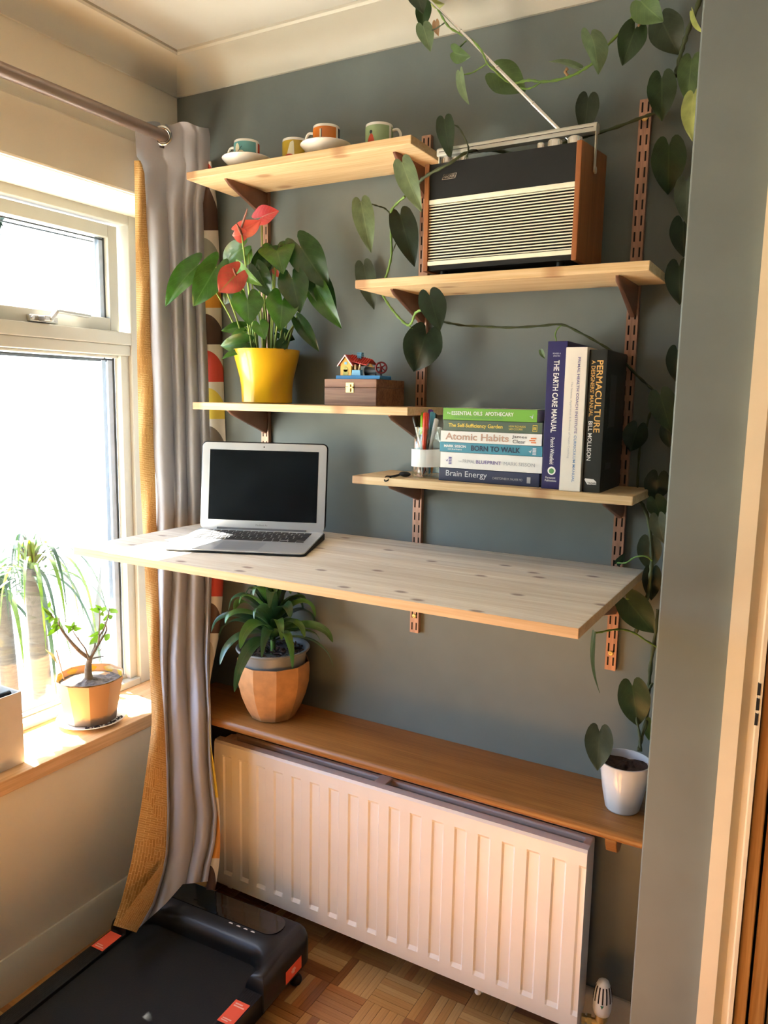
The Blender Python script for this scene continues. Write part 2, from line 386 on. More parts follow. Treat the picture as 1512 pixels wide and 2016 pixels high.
def strap(name, pts, width, mat, parent, fold=0.3, up=None, k=4, taper=1.0, base=0.6, twist=0.0):
    """strap leaf along a curve"""
    p = catmull(pts, k); n = len(p); rws = []; uvs = []
    for i, c in enumerate(p):
        s_ = i/(n-1); t = (p[min(i+1, n-1)]-p[max(i-1, 0)]).normalized()
        u0 = Vector(up) if up else V(0,0,1)
        sd_ = t.cross(u0)
        if sd_.length < 1e-4: sd_ = t.orthogonal()
        sd_.normalize(); nr = sd_.cross(t)
        if twist: sd_ = Matrix.Rotation(twist*s_, 3, t) @ sd_; nr = sd_.cross(t)
        wd = 0.5*width*(base+(1-base)*min(1, s_*3))*max(0.0, 1-s_**2.2)**taper
        wd = max(wd, 0.0004)
        rws.append([c-sd_*wd+nr*wd*fold, c, c+sd_*wd+nr*wd*fold]); uvs.append([(0, s_), (0.5, s_), (1, s_)])
    b = MB(); b.grid(rws, uvs=uvs)
    return b.build(name, mat, parent, smooth=180)

# ================================================================ the setting
CEIL = 2.415
b = MB(); b.box(0, 1.50, 0, 0.14, -0.02, CEIL+0.05); struct(b.build('wall_back', 'grey_wall', smooth=0))
b = MB()
b.box(-0.27, 0, -3.7, 0.045, -0.02, 0.542); b.box(-0.27, 0, -3.7, 0.14, 2.045, CEIL+0.05); b.box(-0.27, 0, -3.7, -1.97, 0.542, 2.045)
struct(b.build('wall_left', 'cream_wall', smooth=0))
b = MB(); b.box(-0.40, 0.0, 0.047, 0.14, -0.1, 2.045); struct(b.build('wall_reveal', pm('rough_render', (0.74, 0.78, 0.80), 0.9, var=0.1, scale=120, bmp=0.6), smooth=0))
b = MB()   # pier beside the alcove and the wall round the door
b.box(1.44, 1.63, -0.30, 0.14, -0.02, CEIL+0.05); b.box(1.63, 2.43, -0.30, 0.14, 2.03, CEIL+0.05); b.box(2.43, 3.34, -0.30, 0.14, -0.02, CEIL+0.05); b.box(1.63, 2.43, -0.12, 0.14, -0.02, 2.03)
struct(b.build('wall_right', 'grey_wall', smooth=0, bevel=0.003))
b = MB(); b.box(3.3, 3.4, -3.7, -0.3, -0.02, CEIL+0.05); struct(b.build('wall_far_right', 'grey_wall', smooth=0))
b = MB(); b.box(-0.27, 3.4, -3.8, -3.7, -0.02, CEIL+0.05); struct(b.build('wall_behind', 'grey_wall', smooth=0))
b = MB(); b.box(-0.27, 3.4, -3.8, 0.14, CEIL, CEIL+0.1); struct(b.build('ceiling', 'ceiling', smooth=0))

# parquet floor: a slab with fingers laid in basket squares
fl = MB(); fl.box(0, 3.3, -3.7, 0, -0.05, -0.004)
FLOORW = [woodmat('parquet_%s' % n, l, d, 'X', rough=0.32, fine=80, spec=0.5) for n, l, d in (
    ('honey', (0.56, 0.30, 0.10), (0.40, 0.19, 0.055)), ('brown', (0.44, 0.20, 0.065), (0.29, 0.12, 0.035)),
    ('gold', (0.64, 0.38, 0.15), (0.46, 0.25, 0.085)), ('umber', (0.32, 0.13, 0.045), (0.20, 0.075, 0.025)), ('russet', (0.48, 0.20, 0.06), (0.32, 0.12, 0.035)))]
floor = struct(fl.build('floor', FLOORW[1], origin=(0,0,0), smooth=0))
FB, NF = 0.112, 5
fw = FB/NF
fing = []
for m in FLOORW:
    q = MB(); q.box(-FB/2+.0006, FB/2-.0006, -fw/2+.0005, fw/2-.0005, -0.004, 0.0); fing.append(q.build('parquet_finger', m, origin=(0,0,0), smooth=0).data)
for o in [o for o in COL.objects if o.name.startswith('parquet_finger')]: bpy.data.objects.remove(o)
rest = MB(); nfl = 0
for ix in range(0, 30):
    for iy in range(0, 16):
        cx = 0.0215+FB*(ix-0.0)+FB/2-0.02; cy = -0.088+0.112-FB*iy-FB/2+0.0
        if cx > 3.25 or cx < 0.03: continue
        turned = (ix+iy) % 2
        base_t = rnd.choice((0, 1, 2, 0, 4))
        for k in range(NF):
            off = (k-(NF-1)/2)*fw
            x, y = (cx+off, cy) if turned else (cx, cy+off)
            if y > -0.01 and not turned: continue
            t = base_t if rnd.random() < 0.55 else rnd.randrange(5)
            vis = (0.60 < cx < 1.45 and cy > -0.47) or (cx < 0.2 and -0.95 < cy < -0.28)
            if vis and nfl < 298:
                o = bpy.data.objects.new('parquet_finger', fing[t]); COL.objects.link(o); o.parent = floor; nfl += 1
                o.location = (x, y, rnd.uniform(-0.0006, 0.0003)); o.rotation_euler = (rnd.uniform(-.006, .006), rnd.uniform(-.002, .002), PI/2 if turned else 0)
            else:
                hx, hy = (fw/2-.0005, FB/2-.0006) if turned else (FB/2-.0006, fw/2-.0005)
                rest.box(x-hx, x+hx, y-hy, y+hy, -0.004, rnd.uniform(-0.0006, 0.0002), t)
tag(rest.build('parquet_field', FLOORW, floor, smooth=0), kind='stuff')

# skirting boards
prof = [(0, 0), (0.018, 0), (0.018, 0.082), (0.013, 0.092), (0.011, 0.104), (0.006, 0.112), (0, 0.112)]
b = MB(); b.prism(prof, (0, -3.7, 0), (1,0,0), (0,0,1), (0, 3.7, 0)); struct(b.build('baseboard_left', 'cream_paint', smooth=30))
b = MB(); b.prism(prof, (0.0, 0, 0), (0,-1,0), (0,0,1), (1.44, 0, 0)); struct(b.build('baseboard_back', 'cream_paint', smooth=30))
# cove cornice along both walls
cov = [(0, 2.345), (0.007, 2.345), (0.010, 2.352), (0.014, 2.362), (0.024, 2.376), (0.042, 2.390), (0.068, 2.400), (0.095, 2.404), (0.100, 2.404), (0.104, 2.409), (0.104, 2.4155), (0, 2.4155)]
b = MB(); b.prism(cov, (0, 0, 0), (0,-1,0), (0,0,1), (1.44, 0, 0)); struct(b.build('trim_1', 'cream_paint', smooth=35))
b = MB(); b.prism(cov, (0, -3.7, 0), (1,0,0), (0,0,1), (0, 3.7, 0)); struct(b.build('trim_2', 'cream_paint', smooth=35))
b = MB(); b.box(0, 0.013, -3.4, 0, 2.045, 2.184); struct(b.build('trim_3', 'cream_wall', smooth=0, bevel=0.006))

# window: frame, opening top light, fixed lower light
win = struct(thing('window_1', (-0.235, -0.95, 0.58), None, None))
b = MB()
b.box(-0.27, -0.20, -0.006, 0.046, 0.58, 2.05); b.box(-0.27, -0.20, -1.97, -1.915, 0.58, 2.05)
b.box(-0.27, -0.20, -1.915, -0.006, 2.018, 2.05); b.box(-0.27, -0.20, -1.915, -0.006, 0.579, 0.602)
b.box(-0.27, -0.20, -1.915, -0.006, 1.664, 1.702); b.box(-0.27, -0.206, -1.915, -0.006, 1.632, 1.664)
b.box(-0.27, -0.20, -1.00, -0.95, 0.602, 1.632); b.box(-0.27, -0.20, -1.00, -0.95, 1.702, 2.018)
b.build('window_frame', 'frame', win, smooth=0, bevel=0.003)
b = MB()   # beads round the lower panes
for y0, y1 in ((-0.95, -0.006), (-1.915, -1.00)):
    b.box(-0.245, -0.215, y1-0.030, y1, 0.602, 1.632); b.box(-0.245, -0.215, y0, y0+0.030, 0.602, 1.632)
    b.box(-0.245, -0.232, y0, y1, 0.602, 0.612); b.box(-0.245, -0.228, y0, y1, 1.624, 1.632)
b.build('glazing_bead', 'frame', win, smooth=0, bevel=0.002)
b = MB(); b2 = MB()
for y0, y1 in ((-0.95, -0.006), (-1.915, -1.00)):
    for k, (xa, d) in enumerate(((-0.2465, 0.030), (-0.2640, 0.048))):
        b.box(xa-0.002, xa, y1-d-0.005, y1-d+0.002, 0.606, 1.63); b.box(xa-0.002, xa, y0+d-0.002, y0+d+0.005, 0.606, 1.63)
        b.box(xa-0.002, xa, y0+0.03, y1-0.03, 1.617-0.004*k, 1.622-0.004*k)
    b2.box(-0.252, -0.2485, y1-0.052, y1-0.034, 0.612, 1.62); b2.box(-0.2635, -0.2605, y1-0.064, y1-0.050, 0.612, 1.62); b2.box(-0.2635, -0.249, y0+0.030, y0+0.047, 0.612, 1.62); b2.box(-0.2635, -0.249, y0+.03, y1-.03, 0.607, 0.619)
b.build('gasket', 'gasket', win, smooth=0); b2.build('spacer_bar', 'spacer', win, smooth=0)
for y0, y1 in ((-0.95, -0.006), (-1.915, -1.00)):
    b = MB(); b.box(-0.258, -0.254, y0+0.03, y1-0.03, 0.61, 1.625); b.build('pane', 'glass', win, smooth=0)
for y0, y1 in ((-0.955, -0.032), (-1.89, -0.995)):
    sash = MB()
    sash.box(-0.26, -0.222, y0, y0+0.036, 1.703, 2.010); sash.box(-0.26, -0.222, y1-0.034, y1, 1.703, 2.010)
    sash.box(-0.26, -0.222, y0+0.036, y1-0.034, 1.703, 1.741); sash.box(-0.26, -0.222, y0+0.036, y1-0.034, 1.974, 2.010)
    so = sash.build('sash', 'frame', win, smooth=0, bevel=0.002)
    g = MB()
    for xa, d in ((-0.240, 0.0), (-0.254, 0.014)):
        g.box(xa-0.002, xa, y1-0.038-d, y1-0.033-d, 1.741, 1.974); g.box(xa-0.002, xa, y0+.036, y1-.034, 1.966-d*.6, 1.970-d*.6)
    g.build('gasket', 'gasket', so, smooth=0)
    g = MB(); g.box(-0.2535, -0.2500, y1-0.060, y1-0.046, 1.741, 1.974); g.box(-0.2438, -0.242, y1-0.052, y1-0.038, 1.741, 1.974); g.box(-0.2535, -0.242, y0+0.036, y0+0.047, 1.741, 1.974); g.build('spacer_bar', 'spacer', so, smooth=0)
    g = MB(); g.box(-0.249, -0.245, y0+0.036, y1-0.034, 1.741, 1.974); g.build('pane', 'glass', so, smooth=0)
h = MB()
h.box(-0.222, -0.207, -0.350, -0.262, 1.706, 1.724)
h.box(-0.218, -0.180, -0.325, -0.296, 1.708, 1.722)
h.obox((-0.192, -0.305, 1.706), (0.016, 0, 0), (0.0, 0.024, 0.028), (0, -0.004, 0.010))
h.obox((-0.190, -0.285, 1.733), (0.018, 0, 0), (0.0, 0.108, -0.004), (0, 0, 0.009))
h.tube([(-0.222, -0.343, 1.715), (-0.203, -0.343, 1.715)], 0.006, 8)
h.build('window_handle', 'steel', win, smooth=30, bevel=0.002)
b = MB(); b.box(-0.208, 0.010, -2.02, 0.046, 0.541, 0.579); sl = struct(b.build('windowsill', 'sill_wood', smooth=0, bevel=0.002))

# door and its frame at the right edge
door = struct(thing('door_1', (2.03, -0.29, 0), None, None))
ap = [(1.561, 0), (1.561, 0.022), (1.589, 0.022), (1.594, 0.017), (1.602, 0.012), (1.611, 0.012), (1.614, 0.016), (1.620, 0.016), (1.620, 0)]
b = MB(); b.prism(ap, (0, -0.30, 0), (1,0,0), (0,-1,0), (0,0,2.07)); b.build('architrave', 'trim_cream', door, smooth=30)
b = MB(); b.box(1.6205, 1.641, -0.308, -0.13, 0, 2.03); b.box(1.645, 1.671, -0.300, -0.13, 0, 2.03); b.build('door_lining', 'door_wood', door, smooth=0, bevel=0.002)
b = MB(); b.box(1.674, 2.40, -0.285, -0.245, 0.005, 2.02); b.build('door_leaf', pm('door_leaf_paint', (0.62, 0.56, 0.44), 0.5), door, smooth=0, bevel=0.002)
hp = at(1494, 1385, -0.312)
b = MB(); b.tube([(hp.x, -0.311, hp.z-0.038), (hp.x, -0.311, hp.z+0.038)], 0.0045, 8)
for k in range(3): b.box(hp.x-0.004, hp.x+0.001, -0.317, -0.305, hp.z-0.038+k*0.027, hp.z-0.038+k*0.027+0.021)
b.build('hinge', 'slot_dark', door, smooth=30)

# outside: paving, a white rendered garden wall
b = MB(); b.box(-6, -0.27, -8, 3, -0.16, -0.10); struct(b.build('ground', pm('pale_paving', (0.36, 0.37, 0.35), 0.9, var=0.1, scale=3), smooth=0))
b = MB(); b.box(-4.5, -0.42, 0.52, 0.66, -0.15, 2.9); struct(b.build('wall_garden', pm('white_render', (0.80, 0.83, 0.84), 0.9, var=0.04, scale=90, bmp=0.3), smooth=0))

# ================================================================ shelving on twin-slot uprights
def upright(c, zt, zb, screws, label):
    t = thing('shelf_upright', (c, 0, zb), label, 'shelf upright', 'copper shelf uprights')
    xs = [-.012, -.0078, -.0042, .0042, .0078, .012]
    zs = [zb]; k = 0; cents = []
    z = 2.1155
    while z > zb+0.012: cents.append(z); z -= 0.0318
    for z in reversed(cents): zs += [z-.0098, z+.0098]
    zs.append(zt)
    b = MB()
    for i in range(len(zs)-1):
        hole = i % 2 == 1
        for j in range(5):
            if hole and j in (1, 3): continue
            b.add([(c+xs[j], -.014, zs[i]), (c+xs[j+1], -.014, zs[i]), (c+xs[j+1], -.014, zs[i+1]), (c+xs[j], -.014, zs[i+1])], [(0,1,2,3)])
    b.add([(c-.012,-.014,zb),(c-.012,-.001,zb),(c-.012,-.001,zt),(c-.012,-.014,zt)], [(0,3,2,1)])
    b.add([(c+.012,-.014,zb),(c+.012,-.001,zb),(c+.012,-.001,zt),(c+.012,-.014,zt)], [(0,1,2,3)])
    b.add([(c-.012,-.014,zt),(c+.012,-.014,zt),(c+.012,-.001,zt),(c-.012,-.001,zt)], [(0,1,2,3)])
    b.add([(c-.012,-.014,zb),(c+.012,-.014,zb),(c+.012,-.001,zb),(c-.012,-.001,zb)], [(3,2,1,0)])
    b.build('channel', 'copper', t, smooth=0)
    b = MB(); b.box(c-.0105, c+.0105, -.0115, -.0008, zb+.003, zt-.003); b.build('slot_shade', 'slot_dark', t, smooth=0)  # black insert stands in for the shade inside the hollow channel
    for z in screws:
        b = MB(); b.lathe([(0.0058, 0), (0.0062, .0008), (0.0045, .0028), (0.0018, .0030), (0.0014, .0016), (0, .0016)], (c, -.014, z), 12, ax=(0,-1,0)); b.build('screw', 'brass', t)
    return t
def zpx(px, py): return at(px, py, -.014).z
upright(0.319, 2.130, 0.915, [], 'copper twin-slot wall upright behind the red-flowered plant and laptop')
upright(0.799, 2.131, 0.922, [zpx(826, 624), zpx(813, 1212)], 'copper twin-slot wall upright in the middle, carrying shelves on both sides')
upright(1.298, 2.131, 0.918, [zpx(1268, 233), zpx(1243, 608), zpx(1204, 1286)], 'copper twin-slot wall upright beside the radio and black book, nearest the pier')

def bracket(c, z, ln, label, drop=0.058, hw=.0095):
    t = MB(); n = 10; rows = []
    # pressed channel: broad at the wall, narrowing to a rounded nose
    for i in range(n+1):
        s = i/n; y = -.012-(ln-.012)*s; d = drop*(1-s)**1.05+.008*(1 if i < n else .35); w_ = hw*(1-.35*s)*(1 if i < n else .55)
        rows.append([V(c-w_, y, z), V(c-w_, y, z-d*.7), V(c-w_*.55, y, z-d*.97), V(c, y, z-d), V(c+w_*.55, y, z-d*.97), V(c+w_, y, z-d*.7), V(c+w_, y, z)])
    t.grid(rows, closed=True)
    t.add(rows[0], [tuple(range(7))]); t.add(rows[-1], [tuple(range(6, -1, -1))])
    o = t.build('shelf_bracket', 'copper_dark', smooth=50, origin=(c, 0, z-drop))
    return tag(o, label, 'bracket', 'shelf brackets')
def shelf(x0, x1, y0, zt, th, label, name='wall_shelf', mat='pine', cat='shelf', group='pine wall shelves'):
    b = MB(); b.box(x0, x1, y0, -.0145, zt-th, zt)
    o = b.build(name, mat, smooth=0, bevel=.0018, origin=((x0+x1)/2, y0/2, zt-th))
    return tag(o, label, cat, group)
SH = .0185
ZT, ZR, ZP, ZB, ZD = 2.0715, 1.780, 1.4985, 1.3375, 1.158
shelf(.219, .857, -.2, ZT, SH, 'pine wall shelf at the top, holding the little coffee cups')
shelf(.722, 1.364, -.2, ZR, SH, 'pine wall shelf under the black and silver radio')
shelf(.227, .864, -.2, ZP, SH, 'pine wall shelf under the yellow flowerpot and wooden box')
shelf(.721, 1.361, -.2, ZB, SH, 'pine wall shelf holding the books and the jar of pens')
for c, z, l in ((.319, ZT, 'copper bracket under the left of the cup shelf'), (.799, ZT, 'copper bracket under the right end of the cup shelf, beside the radio'),
                (.799, ZR, 'copper bracket under the left of the radio shelf'), (1.298, ZR, 'copper bracket under the right of the radio shelf'),
                (.319, ZP, 'copper bracket below the yellow flowerpot shelf, above the laptop'), (.799, ZP, 'copper bracket below the wooden box shelf, behind the pen jar'),
                (.799, ZB, 'copper bracket under the book shelf below the pen jar'), (1.298, ZB, 'copper bracket under the book shelf below the black book')):
    bracket(c, z-SH-.0002, .168, l, drop=.058 if z > 1.4 else .046)
b = MB(); b.box(.160, 1.358, -.535, -.0145, ZD-.0185, ZD)
b.m = [1 if i in (2, 3, 5) else 0 for i in range(6)]
desk = tag(b.build('desk_top', ['desk', 'desk_edge'], smooth=0, bevel=.0012, origin=(.76, -.27, ZD-.0185)), 'long pale pine standing desk board under the open laptop', 'desk')
for c, l in ((.319, 'long copper bracket under the desk board near the curtain'), (.799, 'long copper bracket under the middle of the desk board'), (1.298, 'long copper bracket under the desk board near the pier')):
    bracket(c, ZD-.0188, .42, l, drop=.085, hw=.011)

# oak ledge over the radiator
b = MB(); b.prism([(0, .622), (-.203, .622), (-.208, .626), (-.210, .634), (-.208, .642), (-.202, .6465), (0, .6465)], (.115, -.0005, 0), (0,1,0), (0,0,1), (1.439-.115, 0, 0))
tag(b.build('radiator_shelf', 'oak', smooth=40, origin=(.78, -.1, .622)), 'varnished oak ledge shelf above the white radiator', 'shelf')
b = MB(); b.box(1.322, 1.335, -.17, -.001, .606, .6215)
pr = [(0, 0), (-.125, 0), (-.132, -.02), (-.128, -.055), (-.115, -.076), (-.095, -.083), (-.072, -.076), (-.055, -.062), (-.035, -.070), (-.018, -.090), (0, -.098)]
b.prism(pr, (1.335, -.001, .6215), (0,1,0), (0,0,1), (.026, 0, 0))
tag(b.build('ledge_bracket', 'oak', smooth=30, bevel=.002), 'small brown wooden bracket under the oak ledge beside the radiator', 'bracket')

# ================================================================ radiator
rad = thing('radiator', (.76, -.09, .092), 'white fluted steel panel radiator below the oak ledge', 'radiator')
P = .0605; XL, XR = .224, 1.300
xs = [(XL, 0)]
x = .9500-12*P
fl_ = []
while x < XR-.02:
    for dx, st in ((-.0018, 0), (.0022, 1), (.0310, 1), (.0352, 0)):
        if XL+.012 < x+dx < XR-.006: fl_.append((x+dx, st))
    x += P
xs = [(XL, 1), (XL+.006, 1)] + fl_ + [(XR-.003, 0), (XR, 0)]
rows = []
for z, kind in ((.092, 'e'), (.094, 'r'), (.130, 'R'), (.139, 'f'), (.492, 'f'), (.500, 'R'), (.531, 'r'), (.538, 't'), (.5395, 'b'), (.520, 'i')):
    r = []
    for xx, st in xs:
        y = {'e': -.112, 'r': -.131, 'R': -.1325, 'f': (-.1305 if st else -.1262), 't': -.127, 'b': -.106, 'i': -.106}[kind]
        r.append(V(xx, y, z))
    rows.append(r)
b = MB(); b.grid(rows)
for xx, fl2 in ((XL, 0), (XR, 1)):
    b.add([(xx,-.131,.094),(xx,-.1325,.13),(xx,-.1325,.5),(xx,-.131,.531),(xx,-.127,.538),(xx,-.106,.5395),(xx,-.106,.094)], [(0,1,2,3,4,5,6) if fl2 == 0 else (6,5,4,3,2,1,0)])
b.add([(XL,-.106,.094),(XR,-.106,.094),(XR,-.106,.53),(XL,-.106,.53)], [(3,2,1,0)])
b.build('front_panel', 'white_paint', rad, smooth=25)
b = MB(); b.box(XL+.012, XR-.004, -.062, -.045, .095, .528); b.box(XL+.012, XR-.004, -.066, -.058, .515, .531); b.build('rear_panel', 'white_paint', rad, smooth=0, bevel=.004)
for xa, xb_, za in ((XR-.022, XR-.003, .097), (XL+.004, XL+.03, .44)):
    b = MB(); b.box(xa, xb_, -.108, -.06, za, .53); b.build('end_channel', 'white_paint', rad, smooth=0, bevel=.003)
q = at(757, 1530, -.085)
b = MB(); b.box(q.x-.022, q.x+.012, -.108, -.060, .531, .5375); b.build('top_clip', 'white_paint', rad, smooth=0, bevel=.0015)
b = MB(); q = at(945, 1955, -.115)
b.box(q.x-.008, q.x+.008, -.118, -.06, .080, .094); b.sphere((q.x-.004, -.118, .080), .009, 10, 8); b.build('support_clip', 'white', rad, smooth=40)
q = at(464, 1745, -.09)
b = MB(); b.box(q.x-.008, q.x+.008, -.118, -.06, .078, .094); b.build('support_clip', 'white', rad, smooth=40, bevel=.002)

trv = thing('radiator_valve', (1.343, -.082, 0), 'white egg-shaped thermostatic valve with brass fitting at the radiator foot', 'radiator valve')
c = V(1.343, -.082, .122)
b = MB(); b.lathe([(.012, 0), (.0185, .003), (.0208, .014), (.0215, .030), (.0205, .048), (.0175, .068), (.0125, .081), (.006, .086), (0, .0868)], c, 28)
hd = b.build('head', 'white', trv, smooth=60)
b = MB()
for k in range(14):
    a = 2*PI*k/14
    d = V(math.cos(a), math.sin(a), 0); s = V(-d.y, d.x, 0)
    b.grid([[c+d*r_+s*.0017+V(0,0,z_), c+d*r_-s*.0017+V(0,0,z_)] for z_, r_ in ((.038, .0216), (.048, .0209), (.058, .0196), (.068, .0180), (.075, .0157))])
b.build('vent_slot', 'slot_dark', hd, smooth=0)
tc = (CAM-c); tc.z = 0; tc.normalize(); ts = V(-tc.y, tc.x, 0)
b = MB(); p0 = c+tc*.0222; b.add([p0+ts*.004+V(0,0,.036), p0-ts*.004+V(0,0,.036), p0+V(0,0,.027)], [(0,1,2), (2,1,0)]); b.build('marker', pm('green_mark', (.05, .30, .16), .4), hd, smooth=0)
b = MB(); b.lathe([(.008, -.052), (.012, -.050), (.012, -.036), (.009, -.034), (.009, -.018), (.014, -.016), (.014, -.002), (.010, 0)], c, 12)
b.tube([c+V(-.0, 0, -.026), c+V(-.018, -.003, -.026), c+V(-.043, -.008, -.026)], [.008, .0075, .008], 12); b.tube([c+V(-.022, -.003, -.026), c+V(-.031, -.005, -.026)], .0125, 6); b.tube([c+V(-.036, -.006, -.026), c+V(-.043, -.008, -.026)], .011, 6)
b.build('valve_body', 'brass', trv, smooth=40)
b = MB(); b.tube([c+V(0,0,-.05), V(c.x, c.y, .0)], .0075, 12); b.build('pipe', 'chrome', trv, smooth=60)

# ================================================================ curtain on its rod
b = MB(); b.tube([(.100, -2.35, 2.1865), (.100, -.045, 2.1865)], .0155, 20); b.tube([(.100, -.045, 2.1865), (.100, -.03, 2.1865)], .021, 20)
rodo = thing('curtain_rod', (.1, -1.2, 2.17), 'brown metal curtain rod running along the window wall', 'curtain rod')
b.build('pole', 'rod', rodo, smooth=60)
for y in (-.070, -1.15, -2.25):
    b = MB(); b.tube([(.0, y, 2.20), (.06, y, 2.20), (.1, y, 2.178)], .006, 10); b.lathe([(.022, 0), (.022, .006), (.008, .010)], (0.0005, y, 2.20), 14, ax=(1, 0, 0)); b.build('rod_bracket', 'rod', rodo, smooth=50)

cur = thing('curtain', (.13, -.2, .15), 'grey lined curtain with gold edge and bold patterned face, gathered in the corner', 'curtain')
LT = [(235, 264), (310, 269), (325, 281), (500, 291), (700, 297), (900, 302), (1100, 308), (1300, 312), (1400, 320), (1500, 325), (1600, 327), (1680, 324), (1720, 316), (1780, 296), (1840, 263)]
RT = [(235, 396), (256, 414), (330, 413), (400, 401), (500, 402), (600, 405), (700, 409), (800, 412), (900, 414), (1000, 416), (1150, 418), (1300, 412), (1400, 415), (1500, 418), (1560, 424), (1600, 430), (1660, 426), (1700, 416), (1740, 410)]
NEAR = [(200, .0), (1050, .0), (1250, .09), (1400, .18), (1600, .22), (1740, .24), (1850, .26)]
# fold lines: (row, [positions of valleys]) given as fractions of the width
VAL = {235: (.36, .66, .84), 420: (.38, .64, .82), 700: (.38, .58, .82), 1000: (.36, .58, .84), 1200: (.24, .54, .88), 1400: (.10, .54, .92), 1620: (.07, .56, .88), 1760: (.08, .56, .84)}
VK = sorted(VAL)
def valleys(py):
    return [interp([(k, VAL[k][i]) for k in VK], py) for i in range(3)]
def relief(s, py):
    v = valleys(py); amp = interp([(235, .007), (320, .008), (420, .024), (600, .038), (1200, .045), (1600, .042), (1800, .030)], py)
    e = [0.0]+v+[1.0]
    for a, c_ in zip(e, e[1:]):
        if a <= s <= c_:
            t = (s-a)/(c_-a); h_ = math.sin(PI*t)**.75; return amp*(h_-.55)*(.6+.4*min(1, (c_-a)*3))
    return 0
def cpt(px, py, s, extra=0.0):
    xb = .085+.072*max(0, min(1.35, s))
    p = atx(px, py, xb)
    n = interp(NEAR, py)*(.85+.40*min(1, s)) + extra
    n += (.085*(min(s, .8)-.37)-.010)*max(0, min(1, (420-py)/90))
    q = p+(CAM-p).normalized()*n
    if q.y > -.006: q = at(px, py, -.006)
    return q
NS, NV = 60, 90
rows = []; uvs = []
for i in range(NV+1):
    v_ = i/NV; r = []; u = []
    for j in range(NS+1):
        s = j/NS
        top = 236+7*math.sin(s*3.0)+ (16*max(0, s-.78)/.22) + 2.5*math.sin(s*16)
        bot = 1836-95*min(1, s/.5)**.8-(6*max(0, s-.5)/.5)
        py = top+(bot-top)*v_
        L, R = interp(LT, py), interp(RT, py)
        wob = .004*math.sin(py*.011+s*5)+.003*math.sin(py*.023+s*9)
        px = L+(R-L)*s
        r.append(cpt(px, py, s, relief(s, py)+wob)); u.append((s, v_))
    rows.append(r); uvs.append(u)
M['lining'] = pm('curtain_lining', (.36, .365, .40), .55, var=.03, scale=50, bmp=.05, spec=.35, stretch=(1, 1, .1))
ey = atx(320, 267, .100)
eyax = ((CAM-ey).normalized()+V(-.18, .0, .02)).normalized()
eyv = (CAM-ey).normalized()
def hole(p):
    d = p-ey; along = d.dot(eyv)
    return (d-eyv*along).length < .0205 and p.z > 2.1
b = MB(); b.grid(rows, uvs=uvs, skip=hole)
lin = b.build('lining', 'lining', cur, smooth=70)
# gold edge
m, n, bs = newmat('gold_weave'); L_ = n.links
bks = []
for vv, rz_ in (((4.0, 16.0, 1), 0), ((4.0, 16.0, 1), PI/2)):
    bk = node(n, 'ShaderNodeTexBrick'); bk.inputs['Scale'].default_value = 3.2; bk.offset = .37; bk.inputs['Mortar Size'].default_value = .030; bk.inputs['Brick Width'].default_value = 1.3; bk.inputs['Row Height'].default_value = .30
    L_.new(mapped(n, vv if not rz_ else (4.0, 16.0, 1), (0, 0, rz_), uv=True), bk.inputs['Vector'])
    bk.inputs['Color1'].default_value = (.48, .28, .09, 1); bk.inputs['Color2'].default_value = (.40, .225, .065, 1); bk.inputs['Mortar'].default_value = (.66, .45, .20, 1); bks.append(bk)
vo_ = node(n, 'ShaderNodeTexVoronoi'); vo_.inputs['Scale'].default_value = 1.6; L_.new(mapped(n, (4.0, 16.0, 1), uv=True), vo_.inputs['Vector'])
sp_ = node(n, 'ShaderNodeSeparateColor'); L_.new(vo_.outputs['Color'], sp_.inputs[0]); gt_ = node(n, 'ShaderNodeMath', operation='GREATER_THAN'); gt_.inputs[1].default_value = .5; L_.new(sp_.outputs[0], gt_.inputs[0])
mk = node(n, 'ShaderNodeMix', data_type='RGBA'); L_.new(gt_.outputs[0], mk.inputs[0]); L_.new(bks[0].outputs['Color'], mk.inputs[6]); L_.new(bks[1].outputs['Color'], mk.inputs[7])
nz = node(n, 'ShaderNodeTexNoise'); nz.inputs['Scale'].default_value = 9; nz.inputs['Detail'].default_value = 6; L_.new(mapped(n, (10, 60, 1), uv=True), nz.inputs['Vector'])
bk.inputs['Color1'].default_value = (.50, .28, .085, 1); bk.inputs['Color2'].default_value = (.38, .20, .055, 1); bk.inputs['Mortar'].default_value = (.66, .43, .18, 1)
mx = node(n, 'ShaderNodeMix', data_type='RGBA', blend_type='MULTIPLY'); mx.inputs[0].default_value = .7
rr = ramp(n, [(.35, (.72, .70, .68)), (.6, (1.1, 1.08, 1.0))]); L_.new(nz.outputs['Fac'], rr.inputs[0]); L_.new(mk.outputs[2], mx.inputs[6]); L_.new(rr.outputs[0], mx.inputs[7]); L_.new(mx.outputs[2], bs.inputs['Base Color'])
bs.inputs['Roughness'].default_value = .7; bump(n, bs, nz.outputs['Fac'], .4, .002)
M['gold'] = m
GL = [(316, 264), (420, 266), (500, 267), (700, 270), (900, 274), (1100, 284), (1200, 288), (1350, 296), (1430, 299), (1500, 290), (1600, 276), (1700, 258), (1770, 240), (1825, 222)]
rows = []; uvs = []
for i in range(61):
    v_ = i/60; r = []; u = []
    for j in range(9):
        s = j/8; top = 316; bot = 1822+14*s; py = top+(bot-top)*v_
        a, c_ = interp(GL, py), interp(LT, py)+2.5
        n_ = interp(NEAR, py)-.012+.010*math.sin(s*PI)+.004*math.sin(py*.03+s*4)-.03*(1-s)*interp([(300, 0), (1400, .2), (1700, 1)], py)
        p = atx(a+(c_-a)*s, py, .085-.02*(1-s)); r.append(p+(CAM-p).normalized()*n_); u.append((s*.25, v_*2))
    rows.append(r); uvs.append(u)
